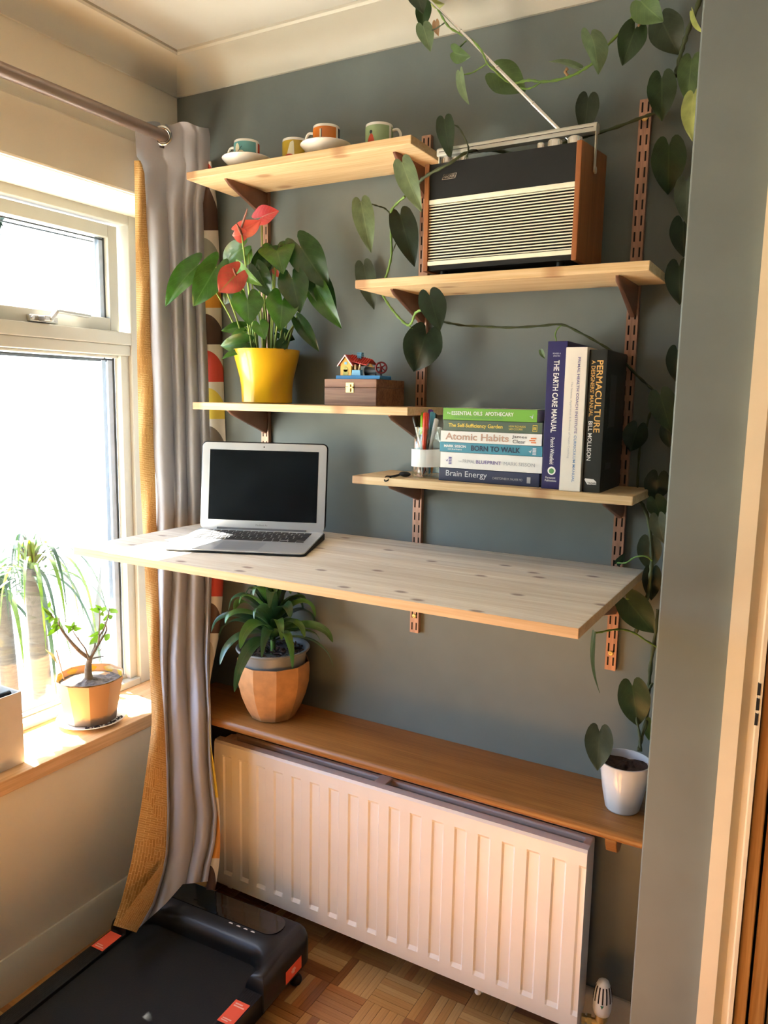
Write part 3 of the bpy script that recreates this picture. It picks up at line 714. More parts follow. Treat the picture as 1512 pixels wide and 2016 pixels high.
b = MB(); b.grid(rows, uvs=uvs); b.build('gold_border', 'gold', cur, smooth=80)
# turned-over corner of the gold border at the floor
rows = []; uvs = []
for i in range(17):
    v_ = i/16; r = []; u = []
    for j in range(7):
        s = j/6; py = 1705+ (1818-1705)*v_ + 18*s*v_
        a = interp([(1700, 318), (1745, 285), (1775, 262), (1818, 233)], py); c_ = interp(LT, py)+3.5
        n_ = interp(NEAR, py)+.004+.006*math.sin(s*PI)*v_
        p = atx(a+(c_-a)*s, py, .085); r.append(p+(CAM-p).normalized()*n_); u.append((s*.25+.31, v_*.3))
    rows.append(r); uvs.append(u)
b = MB(); b.grid(rows, uvs=uvs); b.build('gold_hem', 'gold', cur, smooth=80)
# patterned face seen along the right edge: stacked quarter-round shapes on white cloth
m, n, bs = newmat('patterned_cloth'); L_ = n.links
NB = 15
cols = [(.50,.05,.03), (.055,.025,.015), (.22,.23,.19), (.62,.27,.03), (.06,.03,.02), (.52,.05,.03), (.66,.50,.06), (.16,.13,.10), (.45,.20,.06), (.50,.05,.03), (.10,.05,.03), (.42,.36,.26), (.66,.50,.06), (.55,.24,.05), (.05,.025,.02)]
tcn = node(n, 'ShaderNodeTexCoord'); sx = node(n, 'ShaderNodeSeparateXYZ'); L_.new(tcn.outputs['UV'], sx.inputs[0])
mu = node(n, 'ShaderNodeMath', operation='MULTIPLY'); mu.inputs[1].default_value = NB; L_.new(sx.outputs['Y'], mu.inputs[0])
fr = node(n, 'ShaderNodeMath', operation='FRACT'); L_.new(mu.outputs[0], fr.inputs[0])
cr = ramp(n, [(i/NB, c) for i, c in enumerate(cols)], 'CONSTANT'); L_.new(sx.outputs['Y'], cr.inputs[0])
up = node(n, 'ShaderNodeMath', operation='SUBTRACT'); up.inputs[0].default_value = 1.0; L_.new(fr.outputs[0], up.inputs[1])   # height inside the cell
ud = node(n, 'ShaderNodeMath', operation='DIVIDE'); ud.inputs[1].default_value = .84; L_.new(up.outputs[0], ud.inputs[0])
u2 = node(n, 'ShaderNodeMath', operation='POWER'); u2.inputs[1].default_value = 2; L_.new(ud.outputs[0], u2.inputs[0])
x2 = node(n, 'ShaderNodeMath', operation='POWER'); x2.inputs[1].default_value = 2; L_.new(sx.outputs['X'], x2.inputs[0])
sm = node(n, 'ShaderNodeMath', operation='MULTIPLY_ADD'); sm.inputs[1].default_value = .80; L_.new(x2.outputs[0], sm.inputs[0]); L_.new(u2.outputs[0], sm.inputs[2])
lt = node(n, 'ShaderNodeMath', operation='LESS_THAN'); lt.inputs[1].default_value = 1.0; L_.new(sm.outputs[0], lt.inputs[0])
mx = node(n, 'ShaderNodeMix', data_type='RGBA'); mx.inputs[6].default_value = (.62, .58, .50, 1); L_.new(lt.outputs[0], mx.inputs[0]); L_.new(cr.outputs[0], mx.inputs[7]); L_.new(mx.outputs[2], bs.inputs['Base Color'])
bs.inputs['Roughness'].default_value = .75
M['pattern'] = m
PR = [(320, 416), (400, 427), (500, 432), (600, 436), (700, 439), (800, 442), (880, 445), (1000, 444), (1140, 440), (1180, 438), (1250, 432), (1300, 421), (1345, 413), (1470, 415), (1500, 421), (1560, 429), (1600, 433), (1660, 434), (1700, 432), (1750, 424), (1772, 418)]
rows = []; uvs = []
vmap = [(318, 0.0), (344, 1/NB), (455, 2/NB), (535, 3/NB), (606, 4/NB), (678, 5/NB), (752, 6/NB), (824, 7/NB), (915, 8/NB), (1050, 9/NB), (1176, 10/NB), (1245, 11/NB), (1350, 12/NB), (1572, 13/NB), (1690, 14/NB), (1775, 1.0)]
for i in range(71):
    v_ = i/70; r = []; u = []; py = 318+(1752-318)*v_
    for j in range(7):
        s = j/6; a, c_ = interp(RT, py)-4, max(interp(PR, py), interp(RT, py)-2)
        px = a+(c_-a)*s
        r.append(cpt(px, py, 1.0+.30*s, relief(1.0, py)-.006+.010*math.sin(s*PI)+.002*math.sin(py*.05))); u.append((s, min(.999, interp(vmap, py))))
    p = r[-1]; d = (p-CAM).normalized(); k_ = max(0.0, (.003-p.y)/d.y)          # the edge returns to the wall
    for q_ in (.5, 1.0): r.append(p+d*(k_*q_)); u.append((1.0, u[-1][1]))
    rows.append(r); uvs.append(u)
b = MB(); b.grid(rows, uvs=uvs); b.build('patterned_face', 'pattern', cur, smooth=80)
# eyelet
b = MB(); e1 = eyax.orthogonal().normalized(); e2 = eyax.cross(e1); rr_ = []
ec = cpt(320, 267, .37, relief(.37, 267))+(CAM-ey).normalized()*.004
for i in range(33):
    an = 2*PI*i/32; d = e1*math.cos(an)+e2*math.sin(an)
    rr_.append([ec+d*(.0195+.005*math.cos(t))+eyax*(.0028*math.sin(t)) for t in [2*PI*k/8 for k in range(9)]])
b.grid(rr_); b.build('eyelet', 'chrome', cur, smooth=80)

# ================================================================ cups and saucers
def cup(c, label, main, s1, s2, deco, hang, r=.0315, h=.058):
    t = thing('coffee_cup', c, label, 'cup', 'small patterned coffee cups')
    c = Vector(c)
    az = math.atan2(CAM.y-c.y, CAM.x-c.x)
    b = MB(); b.lathe([(0, 0), (r*.86, 0), (r*.97, .003), (r, .009), (r, h-.001), (r-.001, h), (r-.0028, h-.001), (r-.003, .008), (r*.8, .005), (0, .005)], c, 36)
    body = b.build('body', 'ceramic', t, smooth=50)
    def band(a0, a1, name, mat, z0=.0035, z1=h-.006):
        q = MB(); q.lathe([(r+.0001, z0), (r+.0005, z0+.001), (r+.0005, z1-.001), (r+.0001, z1)], c, 24, a0=az+math.radians(a0), a1=az+math.radians(a1)); q.build(name, mat, t, smooth=60)
    band(-100, 44, 'colour_band', main); band(57, 80, 'stripe', s1)
    a = az+math.radians(hang); d = V(math.cos(a), math.sin(a), 0)
    pts = [c+d*(r-.001)+V(0,0,.046), c+d*(r+.012)+V(0,0,.047), c+d*(r+.019)+V(0,0,.036), c+d*(r+.016)+V(0,0,.023), c+d*(r+.006)+V(0,0,.015), c+d*(r-.001)+V(0,0,.014)]
    b = MB(); b.tube(catmull(pts, 5), .0034, 8); b.build('handle', 'ceramic', t, smooth=80)
    # printed shapes following the wall of the cup
    for k, (nm, mat, poly) in enumerate(deco):
        lo_, hi_ = min(p[0] for p in poly), max(p[0] for p in poly); rows_ = []; rr_ = r+.0008+.00012*k
        for i in range(15):
            ang = lo_+.02+(hi_-lo_-.04)*i/14; zs = []
            for (a1, z1), (a2, z2) in zip(poly, poly[1:]+poly[:1]):
                if (a1-ang)*(a2-ang) < 0: zs.append(z1+(z2-z1)*(ang-a1)/(a2-a1))
            if len(zs) < 2: continue
            aa = az+math.radians(ang); d = V(math.cos(aa)*rr_, math.sin(aa)*rr_, 0); rows_.append([c+d+V(0,0,min(zs)), c+d+V(0,0,max(zs))])
        q = MB(); q.grid(rows_); q.build(nm, mat, t, smooth=80)
    return t
def saucer(c, label, r=.0615):
    b = MB(); b.lathe([(0, .0), (r*.50, .0), (r*.53, .004), (r*.72, .012), (r*.93, .024), (r, .0285), (r*.985, .0300), (r*.92, .0275), (r*.68, .0165), (r*.5, .0115), (0, .0115)], c, 44)
    return tag(b.build('saucer', 'ceramic', smooth=60, origin=c), label, 'saucer', 'white saucers')
M['teal'] = pm('teal_glaze', (.13, .36, .35), .25); M['red'] = pm('red_glaze', (.55, .07, .035), .25); M['orange'] = pm('orange_glaze', (.62, .17, .02), .25)
M['mustard'] = pm('mustard_glaze', (.52, .35, .035), .25); M['navy'] = pm('navy_glaze', (.02, .03, .05), .25); M['sage'] = pm('sage_glaze', (.30, .40, .20), .25)
M['cream_ink'] = pm('cream_ink', (.78, .72, .50), .3); M['ink'] = pm('black_ink', (.02, .02, .02), .4)
def ell(a, z, ra, rz, n=14): return [(a+ra*math.cos(2*PI*i/n), z+rz*math.sin(2*PI*i/n)) for i in range(n)]
tx = .5*(at(464, 290, -.12)+at(508, 290, -.12)); ox = .5*(at(621, 262, -.12)+at(665, 262, -.12)); yx = .5*(at(561, 290, -.10)+at(603, 290, -.10)); gx = .5*(at(726, 258, -.10)+at(768, 258, -.10))
tx = .5*(at(464, 290, -.135)+at(508, 290, -.135)); ox = .5*(at(621, 262, -.135)+at(665, 262, -.135)); yx = .5*(at(561, 290, -.12)+at(603, 290, -.12)); gx = .5*(at(726, 258, -.12)+at(768, 258, -.12))
ty = V(tx.x, -.135, ZT+.0002)
saucer(ty, 'white saucer under the teal coffee cup at the curtain end'); saucer(V(ox.x, -.135, ZT+.0002), 'white saucer under the orange coffee cup')
cup(ty+V(0,0,.0118), 'teal coffee cup with a red stripe standing on a saucer', 'teal', 'red', None,
    [('leaf_print', 'cream_ink', ell(-28, .020, 20, .011)), ('leaf_print', 'cream_ink', ell(-46, .034, 12, .014)), ('leaf_print', 'cream_ink', ell(-5, .016, 18, .006)),
     ('line_print', 'ink', [(-60, .018), (-57, .018), (-20, .040), (-23, .040)]), ('line_print', 'ink', [(-40, .012), (5, .024), (5, .026), (-40, .014)])], -118)
cup(V(ox.x, -.135, ZT+.012), 'orange coffee cup with a dark stripe standing on a saucer', 'orange', 'navy', None,
    [('line_print', 'cream_ink', [(-30, .010), (-24, .010), (-24, .046), (-30, .046)]), ('line_print', 'ink', [(-24, .010), (-20, .010), (-20, .046), (-24, .046)]), ('dot_print', 'cream_ink', ell(-36, .018, 6, .004)), ('dot_print', 'cream_ink', ell(-30, .023, 6, .004))], -110)
cup(V(yx.x, -.12, ZT+.0002), 'mustard yellow coffee cup without a saucer, second from the curtain', 'mustard', 'mustard', None,
    [('wedge_print', 'cream_ink', [(-40, .018), (-5, .018), (-8, .050), (-24, .046)]), ('dot_print', 'red', ell(-30, .012, 28, .008))], 130)
cup(V(gx.x, -.12, ZT+.0002), 'pale green coffee cup without a saucer, near the radio', 'sage', 'sage', None,
    [('wedge_print', 'red', [(-62, .004), (-12, .004), (-28, .032), (-36, .034), (-46, .028)]), ('dot_print', 'ink', ell(-36, .037, 7, .004))], 72)

# ================================================================ radio
RZ = math.radians(-2.0)
radio = thing('radio', (1.055, -.187, ZR), 'black and silver transistor radio with wooden side panels and raised handle', 'radio', rotz=RZ)
# local frame: x along the front, y into the shelf (0 = front), z up from the shelf
Lx0, Lx1 = -.170, .170
zb, zt = .012, .229
b = MB(); b.box(Lx0+.011, Lx1-.011, .0045, .158, zb, zt-.001); b.build('cabinet', 'black_soft', radio, local=True, smooth=0, bevel=.002)
for x0 in (Lx0, Lx1-.011):
    b = MB(); b.prism([(-.006, zb-.002), (.160, zb-.002), (.160, zt+.016), (-.006, zt+.002)], (x0, 0, 0), (0,1,0), (0,0,1), (.011, 0, 0)); b.build('side_panel', 'teak', radio, local=True, smooth=0, bevel=.0015)
b = MB(); b.box(Lx0+.011, Lx1-.011, -.003, .0045, .157, zt); b.build('top_fascia', pm('fascia_black', (.010, .011, .011), .6, bmp=.05, scale=200, spec=.25), radio, local=True, smooth=0)
b = MB(); b.box(Lx0+.011, Lx1-.011, -.0045, .0045, .148, .157); b.box(Lx0+.011, Lx1-.011, -.0045, .0045, .022, .0305)
b.build('trim_strip', 'ivory', radio, local=True, smooth=0, bevel=.0006)
nsl = 20; pit = (.148-.0305)/nsl
sm_ = MB(); sm_.box(Lx0+.011, Lx1-.011, -.0012, .0006, -pit*.185, pit*.185); sl0 = sm_.build('grille_slat', 'ivory', radio, local=True, smooth=0)
for k in range(nsl):
    o = sl0 if k == 0 else sl0.copy()
    if k: COL.objects.link(o); o.parent = radio
    o.location = (0, 0, .0305+pit*(k+.5))
b = MB(); b.box(Lx0+.011, Lx1-.011, -.001, .0045, zb, .022); b.build('base_strip', 'black_soft', radio, local=True, smooth=0)
b = MB()
for x in (-.13, .13):
    for y in (.02, .13): b.tube([(x, y, 0), (x, y, zb+.001)], .009, 12)
b.build('foot', 'black', radio, local=True)
def knob(x, y, r, h):
    b = MB(); b.lathe([(r*.9, 0), (r, .001), (r, h-.0015), (r-.0012, h), (0, h)], (x, y, zt-.001), 24)
    for k in range(24):
        a = 2*PI*k/24; d = V(math.cos(a), math.sin(a), 0); s = V(-d.y, d.x, 0)
        b.obox(V(x, y, zt)+d*(r-.0004)-s*.0006, s*.0012, d*.0009, V(0,0,h-.003))
    b.build('knob', 'chrome', radio, local=True, smooth=40)
for x, y, r, h in ((-.128, .014, .008, .016), (-.107, .014, .007, .014), (-.087, .014, .0075, .014), (.079, .016, .0075, .015), (.108, .016, .0135, .016), (.148, .016, .0135, .016)): knob(x, y, r, h)
b = MB(); HZ = zt+.047
b.prism([(-.010, 0), (.010, 0), (.011, .004), (.011, .013), (.007, .017), (-.007, .017), (-.011, .013), (-.011, .004)], (Lx0-.006, .068, HZ-.012), (0,1,0), (0,0,1), (Lx1-Lx0+.012, 0, 0))
for x in (Lx0-.0045, Lx1+.0025): b.box(x, x+.002, .063, .073, zt-.040, HZ); b.lathe([(.007, 0), (.007, .003), (.003, .004), (0, .004)], (x+.001, .068, zt-.036), 14, ax=(1 if x > 0 else -1, 0, 0))
M['handle_metal'] = pm('handle_metal', (.72, .70, .62), .38, metal=.55, var=.03)
hnd = b.build('handle', 'handle_metal', radio, local=True, smooth=30)
b = MB(); b.box(Lx0+.0, Lx1-.0, .0563, .0575, HZ-.0042, HZ-.0032); b.build('handle_line', 'slot_dark', hnd, local=True, smooth=0)
bd = V(Lx0+.040, -.0032, .195)
b = MB(); e1 = V(1,0,0); e3 = V(0,0,1)
def par(o, wd, ht, sk): return [o, o+V(wd,0,0), o+V(wd+sk,0,ht), o+V(sk,0,ht)]
o_ = par(bd, .031, .0105, .004); i_ = par(bd+V(.0012,0,.0009), .0286, .0087, .0034)
b.add(o_+i_, [(0,1,5,4),(1,2,6,5),(2,3,7,6),(3,0,4,7)]); bdg = b.build('badge', 'chrome', radio, local=True, smooth=0)
text('badge_lettering', 'HACKER', bd+V(.0042,-.0001,.0026), (1,0,0), (0,0,1), .0255, .0056, 'chrome', bdg, bold=.01, shear=.25, local=True)
# telescopic aerial, in four sections
Rm = Matrix.Rotation(-RZ, 3, 'Z'); ro = V(1.055, -.187, ZR)
a0 = Rm @ (at(1107, 262, -.118)-ro); a1 = Rm @ (at(830, -16, -.128)-ro)
a0 = a0+V(0, 0, -.03)*0
ant = MB(); d = a1-a0
for (t0, t1, r) in ((-.06, .20, .0046), (.20, .45, .0038), (.45, .715, .0031), (.715, 1.0, .0024)):
    ant.tube([a0+d*t0, a0+d*t1], r, 10); ant.tube([a0+d*(t1-.004), a0+d*t1], r*1.25, 10)
ao = ant.build('aerial', 'chrome', radio, local=True, smooth=60)

# ================================================================ books
def flat_book(name, x0, x1, z0, z1, y0, depth, col, label, cover_top=None, rz=0.0, hard=False):
    t = thing(name, ((x0+x1)/2, y0, z0), label, 'book', 'stacked books', rotz=rz)
    hw = (x1-x0)/2; h = z1-z0
    m = col if isinstance(col, str) else pm('cover_%d' % len(bpy.data.materials), col, .42, var=.04, scale=20)
    ct = .0022 if hard else .0009
    b = MB(); b.box(-hw, hw, 0, ct*1.5, 0, h); b.box(-hw, hw, 0, depth, 0, ct); b.box(-hw, hw, 0, depth, h-ct, h); b.build('cover', m, t, local=True, smooth=0, bevel=.0008 if not hard else .0015)
    g = .003 if hard else .0006
    b = MB(); b.box(-hw+g, hw-g, ct*1.5, depth-g, ct, h-ct); b.build('pages', 'pages', t, local=True, smooth=0)
    t['h'] = h; t['hw'] = hw; del t['h']; del t['hw']
    return t, hw, h
def up_book(name, x0, x1, z0, z1, y0, depth, col, label, hard=True):
    t = thing(name, ((x0+x1)/2, y0, z0), label, 'book')
    hw = (x1-x0)/2; h = z1-z0; m = pm('cover_%d' % len(bpy.data.materials), col, .4, var=.04, scale=20); ct = .0025 if hard else .001
    b = MB(); b.box(-hw, hw, 0, ct, 0, h); b.box(-hw, -hw+ct, 0, depth, 0, h); b.box(hw-ct, hw, 0, depth, 0, h); b.build('cover', m, t, local=True, smooth=0, bevel=.0015)
    b = MB(); b.box(-hw+ct, hw-ct, ct, depth-.003, .003, h-.003); b.build('pages', 'pages', t, local=True, smooth=0)
    return t, hw, h
U, W_ = V(1,0,0), V(0,0,1)
def ink(c, r=.5): return pm('ink_%d' % len(bpy.data.materials), c, r, var=.02)
WH = ink((.85, .85, .82)); YL = ink((.75, .55, .08)); NV_ = ink((.015, .03, .07)); GY = ink((.42, .43, .45)); TAN = ink((.48, .30, .22)); BK = ink((.02, .02, .02)); ORG = ink((.80, .22, .06)); GRN = ink((.10, .30, .10)); LB = ink((.12, .25, .50)); PUR = ink((.12, .09, .28)); GLD = ink((.80, .48, .14)); PALE = ink((.62, .66, .72))
y0 = -.165; z = ZB+.0001
def fz(px0, py0, px1, py1): return at(px0, py0, y0), at(px1, py1, y0)
# bottom to top
t, hw, h = flat_book('stacked_book', .9275, 1.161, 1.3376, 1.3665, y0, .152, (.018, .028, .075), 'dark blue book at the bottom of the stack', hard=True)
text('title', 'Brain Energy', (-hw+.018, -.0002, .0075), U, W_, .098, .0165, PALE, t, local=True)
text('author', 'CHRISTOPHER M. PALMER MD', (.012, -.0002, .0105), U, W_, .068, .005, GY, t, local=True)
b = MB(); b.obox((hw-.027, -.0006, .007), U*.008, V(0,.0004,0), W_*.013); b.obox((hw-.0245, -.0009, .010), U*.003, V(0,.0004,0), W_*.008); b.build('emblem', GY, t, local=True, smooth=0)
z2 = z+.0268
t, hw, h = flat_book('stacked_book', .931, 1.1655, 1.3668, 1.4018, y0, .155, (.80, .79, .76), 'thick white book, second from the bottom of the stack', rz=.004)
text('title', 'THE', (-hw+.043, -.0002, .0145), U, W_, .009, .003, GY, t, local=True)
text('title', 'PRIMAL', (-hw+.0545, -.0002, .0130), U, W_, .029, .0078, GY, t, local=True)
text('title', 'BLUEPRINT', (-hw+.086, -.0002, .0130), U, W_, .058, .0075, PUR, t, bold=.012, local=True)
text('author', 'MARK SISSON', (-hw+.150, -.0002, .0130), U, W_, .069, .0075, GY, t, local=True)
b = MB()
for k in range(5): b.obox((-hw+.0205, -.0005, .0085+k*.0034), U*.007, V(0,.0003,0), W_*.0022)
b.add([V(-hw+.013,-.0004,.018), V(-hw+.017,-.0004,.0135), V(-hw+.0195,-.0004,.021), V(-hw+.0165,-.0004,.017)], [(0,1,2,3)]); b.build('emblem', PUR, t, local=True, smooth=0)
z3 = z2+.0328
t, hw, h = flat_book('stacked_book', .9275, 1.1645, 1.4021, 1.4238, y0+.001, .150, (.06, .27, .37), 'blue-green book in the stack, third from the bottom', rz=-.003)
text('author', 'MARK SISSON', (-hw+.011, -.0002, .0105), U, W_, .053, .0058, WH, t, bold=.02, local=True)
text('author', 'with Brad Kearns', (-hw+.020, -.0002, .0050), U, W_, .034, .0033, WH, t, local=True)
text('title', 'BORN TO WALK', (-hw+.076, -.0002, .0052), U, W_, .113, .0115, NV_, t, bold=.025, local=True)
b = MB()
for k in range(5): b.obox((hw-.021, -.0005, .003+k*.0031), U*.008, V(0,.0003,0), W_*.002)
b.add([V(hw-.030,-.0004,.011), V(hw-.0255,-.0004,.0065), V(hw-.0225,-.0004,.015), V(hw-.026,-.0004,.0105)], [(0,1,2,3)]); b.build('emblem', PALE, t, local=True, smooth=0)
z4 = z3+.0208
t, hw, h = flat_book('stacked_book', .930, 1.1625, 1.4241, 1.4490, y0, .153, (.80, .78, .74), 'white book with large brown letters in the middle of the stack', rz=.002)
text('title', 'Atomic Habits', (-hw+.012, -.0002, .0055), U, W_, .148, .0152, TAN, t, bold=.018, local=True)
text('author', 'James', (-hw+.167, -.0002, .0130), U, W_, .033, .0075, BK, t, local=True)
text('author', 'Clear', (-hw+.169, -.0002, .0038), U, W_, .028, .0072, BK, t, local=True)
b = MB()
for k, (dx, ww) in enumerate(((.004, .011), (.000, .013), (.003, .012))): b.obox((hw-.027+dx, -.0006, .0055+k*.0043), U*ww, V(0,.0004,0), W_*.0024)
b.build('emblem', ORG, t, local=True, smooth=0)
z5 = z4+.0248
t, hw, h = flat_book('stacked_book', .9345, 1.162, 1.4493, 1.4728, y0+.002, .150, (.085, .125, .085), 'dull green book with yellow title, second from the top of the stack', rz=-.004)
text('title', 'The Self-Sufficiency Garden', (-hw+.013, -.0002, .0058), U, W_, .127, .0108, YL, t, bold=.02, local=True)
text('author', 'HUW RICHARDS', (-hw+.154, -.0002, .0118), U, W_, .037, .0042, YL, t, local=True)
text('author', 'SAM COOPER', (-hw+.154, -.0002, .0060), U, W_, .031, .0042, YL, t, local=True)
b = MB()
for dx, dz, w1, h1 in ((0,0,.010,.001),(0,.0125,.010,.001),(0,0,.001,.0135),(.009,0,.001,.0135),(.0025,.0035,.0018,.006),(.0055,.0035,.0018,.006)): b.obox((hw-.021+dx, -.0006, .0045+dz), U*w1, V(0,.0004,0), W_*h1)
b.build('emblem', YL, t, local=True, smooth=0)
z6 = z5+.0228
t, hw, h = flat_book('stacked_book', .9345, 1.150, 1.4731, 1.4990, y0, .150, (.17, .42, .05), 'bright green book with a picture cover on top of the stack', rz=.006)
text('title', 'The', (-hw+.010, -.0002, .0125), U, W_, .008, .0045, WH, t, local=True)
text('title', 'ESSENTIAL OILS', (-hw+.021, -.0002, .0110), U, W_, .072, .0082, WH, t, bold=.012, local=True)
text('title', 'APOTHECARY', (-hw+.100, -.0002, .0110), U, W_, .064, .0082, WH, t, bold=.012, local=True)
text('author', 'HEATHER DANE and SABRINA ANN GALLAGHER', (-hw+.028, -.0002, .0045), U, W_, .112, .0035, GRN, t, local=True)
b = MB(); b.add([V(hw-.017,-.0004,.013), V(hw-.011,-.0004,.009), V(hw-.0115,-.0004,.012)], [(0,1,2)]); b.add([V(hw-.0115,-.0004,.0075), V(hw-.0095,-.0004,.0075), V(hw-.0085,-.0004,.0175), V(hw-.0105,-.0004,.012)], [(0,1,2,3)]); b.build('emblem', PALE, t, local=True, smooth=0)
b = MB(); b.box(-hw+.001, hw-.001, .012, .148, h+.0001, h+.0006); cv = b.build('front_cover', pm('cream_cover', (.70, .68, .60), .5, var=.03), t, local=True, smooth=0)
b = MB(); b.lathe([(.034, 0), (.032, .0004), (0, .0004)], (-.038, .085, h+.0006), 24, squash=1.1); b.build('purple_print', pm('purple_ink', (.10, .04, .16), .5), cv, local=True, smooth=0)
b = MB(); b.lathe([(.032, 0), (.030, .0004), (0, .0004)], (.042, .075, h+.0006), 24, squash=.5); b.build('red_print', pm('dark_red_ink', (.30, .02, .03), .5), cv, local=True, smooth=0)
b = MB(); b.lathe([(.020, 0), (.018, .0004), (0, .0004)], (.085, .05, h+.0006), 24, squash=.8); b.build('green_print', pm('olive_ink', (.22, .28, .04), .5), cv, local=True, smooth=0)
# upright books: lettering runs down the spine
D_, R_ = V(0,0,-1), V(1,0,0)
t, hw, h = up_book('upright_book', 1.1690, 1.2105, ZB, 1.638, -.176, .165, (.020, .018, .10), 'tall dark blue upright book beside the stack, with white spine lettering')
text('edition', 'REVISED &', (-.009, -.0002, h-.026), U, W_, .016, .0028, PALE, t, local=True); text('edition', 'UPDATED', (-.008, -.0002, h-.031), U, W_, .014, .0028, PALE, t, local=True)
text('title', 'THE EARTH CARE MANUAL', (-.006, -.0002, h-.038), D_, R_, .146, .0115, WH, t, bold=.012, local=True)
text('author', 'Patrick Whitefield', (-.005, -.0002, h-.194), D_, R_, .055, .0085, WH, t, bold=.008, local=True)
b = MB(); b.lathe([(.0085, 0), (.0078, .0004), (0, .0004)], (0, -.0001, .038), 24, ax=(0,-1,0)); q_ = b.build('emblem', WH, t, local=True, smooth=0)
b = MB(); b.lathe([(.0055, 0), (.005, .0004), (0, .0004)], (0, -.0006, .0375), 20, ax=(0,-1,0)); b.build('emblem_centre', GRN, q_, local=True, smooth=0)
text('publisher', 'Permanent', (-.012, -.0002, .0215), U, W_, .021, .0042, WH, t, local=True); text('publisher', 'Publications', (-.013, -.0002, .0155), U, W_, .024, .0042, WH, t, local=True)
t, hw, h = up_book('upright_book', 1.2118, 1.2555, ZB, 1.6245, -.192, .175, (.80, .76, .68), 'thick white upright book between the dark blue and black books')
text('title', 'PRIMAL HEALTH COACH INSTITUTE', (.0035, -.0002, h-.020), D_, R_, .150, .0052, PUR, t, bold=.008, local=True)
text('title', 'CURRICULUM MANUAL', (.0035, -.0002, h-.174), D_, R_, .094, .0052, LB, t, bold=.008, local=True)
text('subtitle', 'The Science, Application & Business of Health Coaching', (-.009, -.0002, h-.068), D_, R_, .152, .0050, GY, t, local=True)
t, hw, h = up_book('upright_book', 1.2575, 1.2935, ZB, 1.6195, -.186, .170, (.018, .022, .020), 'black upright book with orange title at the right of the row')
text('title', 'PERMACULTURE', (-.002, -.0002, h-.021), D_, R_, .141, .0125, GLD, t, bold=.012, local=True)
text('subtitle', 'A DESIGNERS\u2019 MANUAL', (-.0125, -.0002, h-.021), D_, R_, .110, .0078, GLD, t, bold=.008, local=True)
text('author', 'BILL MOLLISON', (-.0125, -.0002, h-.140), D_, R_, .078, .0085, WH, t, bold=.012, local=True)
b = MB(); b.add([V(-hw+.004,-.0005,.025), V(-hw+.010,-.0005,.016), V(-hw+.028,-.0005,.016), V(-hw+.028,-.0005,.022), V(-hw+.022,-.0005,.027), V(-hw+.005,-.0005,.028)], [(0,1,2,3,4,5)]); bl = b.build('emblem', WH, t, local=True, smooth=0)
text('publisher', 'TAGARI', (-hw+.0105, -.0008, .0168), U, W_, .017, .0042, BK, bl, bold=.02, local=True)
b = MB(); b.box(hw, hw+.0004, .035, .085, .13, .235); b.box(hw, hw+.0004, .03, .075, .045, .058); b.build('cover_print', pm('cover_grey', (.05, .06, .06), .35), t, local=True, smooth=0)

# ================================================================ jar of pens, key fob
jc = V(.8805, -.125, ZB+.0002)
jar = thing('glass_jar', jc, 'clear glass jar with a white paper band, holding pens on the book shelf', 'jar')
b = MB(); b.lathe([(0, .0015), (.028, .0015), (.032, .000), (.0365, .004), (.0375, .012), (.0375, .083), (.034, .094), (.030, .099), (.0305, .103), (.0318, .104), (.0318, .107), (.0305, .108), (.0305, .111), (.0318, .112), (.031, .116), (.0285, .116), (.0285, .099), (.0345, .082), (.035, .012), (.030, .006), (0, .006)], jc, 40)
b.build('glass', 'jar_glass', jar, smooth=50)
b = MB(); rows = []
for z_ in (.027, .028, .066, .067): rows.append([jc+V((.0382+.0007*math.sin(a*2+1)+.0004*math.sin(5*a))*math.cos(a), (.0382+.0007*math.sin(a*2+1)+.0004*math.sin(5*a))*math.sin(a), z_+.0012*math.sin(a+.6)) for a in [2*PI*k/48 for k in range(49)]])
b.grid(rows); b.build('paper_band', 'paper', jar, smooth=60)
def pen(p, q, r, bodym, capm, label, cap=.3, kind='pen', tip=True):
    """from foot p to top q"""
    p = Vector(p); q = Vector(q); d = q-p; ln = d.length
    t = thing('pen', p, label, kind, 'pens in the jar')
    b = MB(); b.tube([p, p+d*.02, p+d*.09, p+d*(1-cap)], [r*.2, r*.35, r*.9, r], 12); b.build('barrel', bodym, t, smooth=50)
    b = MB(); b.tube([p+d*(1-cap), p+d*(1-cap+.01), p+d*.985, q], [r*1.08, r*1.2, r*1.12, r*.8], 12)
    s = d.cross(CAM-q).normalized()
    b.obox(q-d.normalized()*.038+s*(r*1.1), s*.0022, d.cross(s).normalized()*.003, d.normalized()*.036)
    b.build('cap', capm, t, smooth=50)
def pj(px, py, y): return at(px, py, y)
PX = {n: pm('pen_'+n, c, .35, var=.03) for n, c in dict(green=(.25, .55, .03), red=(.68, .05, .02), purple=(.16, .04, .34), blue=(.10, .38, .55), black=(.015, .015, .015), grey=(.45, .45, .46), white=(.75, .74, .70), orange=(.70, .22, .03)).items()}
fz_ = ZB+.0075
